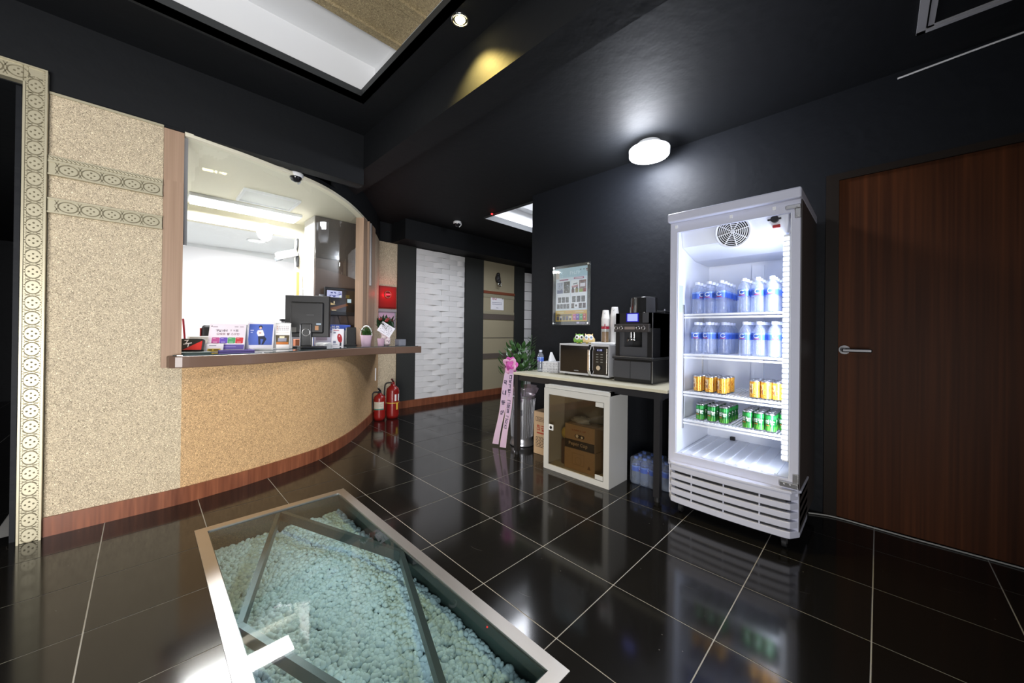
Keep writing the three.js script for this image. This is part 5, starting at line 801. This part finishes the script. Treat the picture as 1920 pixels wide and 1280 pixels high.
  const cal = (pos, w, h, turn, label, draw) => { const o = thing('desk_calendar', label, 'calendar', pos, turn); const tilt = -0.26;
    part('stand', [(() => { const g = B(-w / 2, w / 2, 0, h, -0.004, 0); g.rotateX(tilt); g.translate(0, 0.01, 0.05); return g; })(), (() => { const g = B(-w / 2, w / 2, 0, h, -0.002, 0); g.rotateX(-tilt); g.translate(0, 0.01, -0.055); return g; })(), RB(-w / 2, w / 2, 0, 0.012, -0.06, 0.065, 0.004)], M.paper, o);
    part('page', (() => { const g = plate(w * 0.98, h * 0.97, 0, h * 0.5, 0.0015); g.rotateX(tilt); g.translate(0, 0.01, 0.05); return g; })(), print(Math.round(400 * w / h), 400, draw), o);
    const sp = []; for (let k = 0; k < Math.floor(w / 0.009); k++) { const t = new THREE.TorusGeometry(0.007, 0.0011, 4, 10); t.rotateY(Math.PI / 2); t.translate(-w / 2 + 0.006 + k * 0.009, h * Math.cos(tilt) + 0.01, 0.05 + h * Math.sin(tilt) + 0.001); sp.push(t); } part('spiral', sp, M.alu, o); return o; };
  cal([-3.47, CY, -0.66], 0.185, 0.225, 1.14, 'spiral desk calendar with blue photo of a seated person', (g, w, h) => { g.fillStyle = '#eeeaf2'; g.fillRect(0, 0, w, h); g.fillStyle = '#4a63b8'; g.fillRect(22, 40, w - 36, h - 90); g.fillStyle = '#1d2036'; g.beginPath(); g.ellipse(160, 84, 22, 24, 0, 0, 7); g.fill(); g.fillStyle = '#d9b49a'; g.beginPath(); g.ellipse(160, 98, 15, 19, 0, 0, 7); g.fill(); g.fillStyle = '#efe6e6'; g.beginPath(); g.moveTo(128, 132); g.lineTo(190, 126); g.lineTo(214, 200); g.lineTo(198, 226); g.lineTo(140, 222); g.lineTo(118, 170); g.fill(); g.fillStyle = '#c79a8a'; g.fillRect(144, 160, 30, 22); g.fillStyle = '#18203a'; g.beginPath(); g.moveTo(138, 220); g.lineTo(214, 214); g.lineTo(244, 262); g.lineTo(208, 344); g.lineTo(186, 344); g.lineTo(206, 268); g.lineTo(170, 262); g.lineTo(178, 344); g.lineTo(152, 344); g.fill(); g.fillStyle = '#dfe4f4'; g.fillRect(40, 128, 40, 10); g.fillRect(44, 160, 26, 8); });
  cal([-3.55, CY, -0.83], 0.115, 0.215, 1.1, 'spiral desk calendar with month grid and small colour picture', (g, w, h) => { g.fillStyle = '#f0ecec'; g.fillRect(0, 0, w, h); for (let r = 0; r < 3; r++) for (let k = 0; k < 7; k++) { g.fillStyle = k ? '#8a8088' : '#c07048'; g.fillRect(22 + k * 25, 52 + r * 26, 14, 11); } g.fillStyle = '#c9b6a8'; g.fillRect(18, 150, w - 40, 6); g.fillStyle = '#4c4026'; g.fillRect(14, 196, w - 20, 154); g.fillStyle = '#8a8a98'; g.fillRect(52, 240, 120, 60); g.fillStyle = '#d9cfae'; g.fillRect(70, 212, 70, 34); g.fillStyle = '#c2702a'; g.fillRect(26, 308, w - 40, 40); });
  single('white_box', 'cream white carton with lid at the end of the counter', 'box', [RB(-3.7, -3.56, CY, CY + 0.085, -0.42, -0.24, 0.004), RB(-3.705, -3.555, CY + 0.085, CY + 0.105, -0.425, -0.235, 0.004)], mat(lin(0.72, 0.68, 0.6), 0.6));
  const sn = thing('snack_pack', 'black and red packet with white mark at the counter edge', 'packet', [-3.28, CY, -0.235], 1.2);
  part('packet', (() => { const g = new RoundedBoxGeometry(0.125, 0.09, 0.035, 4, 0.012), p = g.attributes.position; for (let i = 0; i < p.count; i++) p.setZ(i, p.getZ(i) + 0.004 * Math.sin(p.getX(i) * 60)); g.rotateX(-0.35); g.translate(0, 0.05, 0); return g; })(), mat(lin(0.02, 0.025, 0.022), 0.35), sn);
  part('print', (() => { const g = plate(0.112, 0.078, 0, 0, 0.0215); g.rotateX(-0.35); g.translate(0, 0.05, 0); return g; })(), print(180, 126, (g, w, h) => { g.fillStyle = '#1c211d'; g.fillRect(0, 0, w, h); g.fillStyle = '#c9302a'; g.beginPath(); g.moveTo(20, h); g.lineTo(w, 20); g.lineTo(w, h); g.fill(); g.strokeStyle = '#f2f2f2'; g.lineWidth = 10; g.beginPath(); g.moveTo(26, 18); g.lineTo(56, 16); g.lineTo(40, 56); g.moveTo(20, 62); g.lineTo(92, 46); g.moveTo(66, 52); g.lineTo(62, 94); g.stroke(); }, 0.35), sn);
  const nc = thing('name_card', 'small white card with yellow strip standing before the tent card', 'card', [-3.29, CY, -0.345], 1.2);
  part('card', (() => { const g = B(-0.055, 0.055, 0, 0.062, -0.002, 0); g.rotateX(-0.3); return g; })(), M.paper, nc);
  part('print', (() => { const g = plate(0.108, 0.06, 0, 0.031, 0.001); g.rotateX(-0.3); return g; })(), print(160, 90, (g, w, h) => { g.fillStyle = '#ece6ee'; g.fillRect(0, 0, w, h); g.fillStyle = '#9a9aa4'; g.fillRect(40, 16, 60, 9); g.fillStyle = '#d2b23e'; g.fillRect(30, 54, 110, 32); g.fillStyle = '#3a2c10'; g.fillRect(40, 62, 30, 12); g.fillRect(82, 62, 44, 12); }), nc);
  single('paper_pad', 'dark green and white paper pad lying flat at the counter edge', 'pad', RB(-3.25, -3.13, CY, CY + 0.01, -0.32, -0.15, 0.003), mat(lin(0.08, 0.12, 0.11), 0.5));
  single('purple_book', 'flat purple booklet lying under the tent card', 'book', RB(-3.48, -3.25, CY, CY + 0.014, -0.58, -0.37, 0.003), mat(lin(0.16, 0.12, 0.4), 0.5));
  const pen = thing('pen_holder', 'clear pen holder with an upright red pen', 'pen holder', [-3.35, CY, -0.19]);
  part('cup', lathe([[0, 0.002], [0.024, 0], [0.026, 0.06], [0.024, 0.06], [0.022, 0.004]], 18), M.acrylic, pen); part('red_pen', (() => { const g = new THREE.CylinderGeometry(0.006, 0.006, 0.19, 10); g.rotateX(0.07); g.translate(0, 0.135, -0.006); return g; })(), mat(lin(0.5, 0.03, 0.05), 0.35), pen);
  single('keyboard', 'black keyboard on the counter before the monitor', 'keyboard', RB(-3.6, -3.49, CY, CY + 0.018, -1.16, -0.95, 0.004), M.plasticBlack);
  single('small_red_box', 'small orange red box behind the monitor stand', 'box', RB(-4.0, -3.92, CY, CY + 0.07, -1.12, -1.02, 0.003), mat(lin(0.5, 0.16, 0.07), 0.6));
  single('paper_stack', 'loose white papers beside the monitor stand', 'papers', [(() => { const g = B(-0.06, 0.06, 0, 0.02, -0.05, 0.05); g.rotateY(0.4); g.translate(-3.9, CY, -1.27); return g; })(), (() => { const g = B(-0.06, 0.06, 0.021, 0.035, -0.05, 0.05); g.rotateY(0.7); g.translate(-3.9, CY, -1.27); return g; })()], M.paper);
  // chair and desk inside the booth
  const ch = thing('office_chair', 'grey and black office chair back with red edge inside the booth', 'chair', [-4.45, 0, -0.58], 1.35);
  part('backrest', RB(-0.2, 0.2, 0.62, 1.13, -0.03, 0.03, 0.03, 4), M.matBlack, ch); part('head_panel', RB(-0.02, 0.19, 1.085, 1.135, 0.02, 0.04, 0.008), mat(lin(0.06, 0.06, 0.07), 0.5), ch); part('edge', RB(-0.212, -0.2, 0.66, 1.1, -0.02, 0.02, 0.005), M.red, ch); part('seat', RB(-0.22, 0.22, 0.45, 0.52, -0.46, 0.0, 0.03, 4), M.matBlack, ch); part('column', cyl(0, 0.23, -0.22, 0.03, 0.03, 0.45, 14), M.chrome, ch); part('base', [...Array(5)].map((_, k) => { const g = RB(-0.02, 0.02, 0.02, 0.06, 0, 0.28, 0.008); g.rotateY(k * 1.2566); g.translate(0, 0, -0.22); return g; }), M.matBlack, ch);
  const ds = thing('desk_divider', 'grey divider panel with dark top behind the monitor', 'divider', [-4.3, 0, -1.05]);
  part('panel', B(-0.02, 0.0, 0, 1.18, -0.12, 0.06), mat(lin(0.42, 0.43, 0.46), 0.5), ds); part('cap', B(-0.03, 0.03, 1.18, 1.2, -0.13, 0.07), M.matBlack, ds);
}
// ---------------------------------------------------------------- potted plants on the counter end
{
  const clump = (n, h, rad, mm, parent, y0, w = 0.03) => { const gs = []; for (let k = 0; k < n; k++) { const g = new THREE.PlaneGeometry(w, h, 2, 4), p = g.attributes.position; for (let i = 0; i < p.count; i++) { const v = p.getY(i) / h + 0.5, q = Math.sin(Math.PI * Math.min(0.97, v * 0.9 + 0.1)); p.setX(i, p.getX(i) * q); p.setY(i, v * h); p.setZ(i, -0.5 * h * v * v); } g.computeVertexNormals(); const a = rnd() * 6.28, rr = rad * Math.sqrt(rnd()); g.applyMatrix4(new THREE.Matrix4().compose(new THREE.Vector3(rr * Math.cos(a), y0 + 0.3 * h * rnd(), rr * Math.sin(a)), new THREE.Quaternion().setFromEuler(new THREE.Euler(-0.3 + 0.7 * rnd(), rnd() * 6.28, 0, 'YXZ')), new THREE.Vector3(1, 0.7 + 0.5 * rnd(), 1))); gs.push(g); } return part('foliage', gs, mm, parent); };
  const p1 = thing('basket_pot', 'pink pot with white hoop handle and small green plant', 'plant pot', [-3.84, CY, -1.665]); p1.scale.setScalar(1.25);
  part('pot', lathe([[0, 0.003], [0.036, 0], [0.046, 0.085], [0.048, 0.09], [0.043, 0.09], [0.04, 0.075], [0, 0.07]], 26), M.pink, p1);
  part('handle', (() => { const t = new THREE.TorusGeometry(0.048, 0.0035, 8, 30, Math.PI); t.scale(1, 1.75, 1); t.rotateY(0.85); t.translate(0, 0.085, 0); return t; })(), M.paper, p1); clump(45, 0.07, 0.03, M.leaf, p1, 0.07, 0.014); part('ornament', ball(0.0, 0.13, 0.02, 0.008), M.paper, p1);
  const p2 = thing('small_pink_pot', 'small plain pink pot between the basket and patterned pots', 'plant pot', [-3.73, CY, -1.775]); p2.scale.setScalar(1.15); part('pot', lathe([[0, 0.003], [0.026, 0], [0.032, 0.07], [0.03, 0.07], [0.027, 0.06], [0, 0.055]], 22), mat(lin(0.55, 0.36, 0.46), 0.5), p2);
  const p3 = thing('patterned_pot', 'speckled white and pink wrapped pot with lettered card and red flowers', 'plant pot', [-3.83, CY, -1.875]); p3.scale.setScalar(1.3);
  const speck = mat(0xffffff, 0.6, 0, { map: canvas(128, 128, (g, w, h) => { g.fillStyle = '#e6d6d6'; g.fillRect(0, 0, w, h); for (let k = 0; k < 160; k++) { g.fillStyle = k % 3 ? '#b87a8e' : '#6b5560'; g.fillRect(rnd() * w, rnd() * h, 3 + 4 * rnd(), 2 + 3 * rnd()); } }) });
  part('pot', lathe([[0, 0.002], [0.03, 0], [0.04, 0.02], [0.04, 0.06], [0.033, 0.075], [0.034, 0.085], [0.05, 0.12]], 20), speck, p3);
  part('card', (() => { const g = B(-0.06, 0.06, -0.045, 0.045, -0.001, 0.001); g.rotateZ(-0.55); g.rotateY(0.85); g.translate(0.05, 0.135, 0.02); return g; })(), M.paper, p3);
  part('card_print', (() => { const g = plate(0.116, 0.086, 0, 0, 0.0025); g.rotateZ(-0.55); g.rotateY(0.85); g.translate(0.05, 0.135, 0.02); return g; })(), print(160, 120, (g, w, h) => { g.fillStyle = '#e9e6f0'; g.fillRect(0, 0, w, h); g.fillStyle = '#4a4a60'; for (let r = 0; r < 6; r++) for (let k = 0; k < 8; k++) if (rnd() > 0.25) g.fillRect(20 + k * 16, 14 + r * 17, 9, 5); }), p3);
  clump(55, 0.11, 0.05, M.leafDark, p3, 0.1, 0.045); part('flower', [...Array(6)].map((_, k) => ball(0.05 * Math.cos(k * 1.3) - 0.01, 0.2 + 0.02 * rnd(), 0.05 * Math.sin(k * 1.3), 0.016, 0.8, 10, 7)), mat(lin(0.22, 0.015, 0.015), 0.5), p3);
  single('clear_box', 'clear plastic box at the end of the counter', 'box', RB(-3.8, -3.7, CY, CY + 0.07, -2.05, -1.97, 0.004), mat(lin(0.6, 0.62, 0.7), 0.1, 0, { transmission: 0.7, thickness: 0 }));
}
scene.traverse(o => { if (o.isMesh) { o.castShadow = true; o.receiveShadow = true; } });
renderer.render(scene, camera);
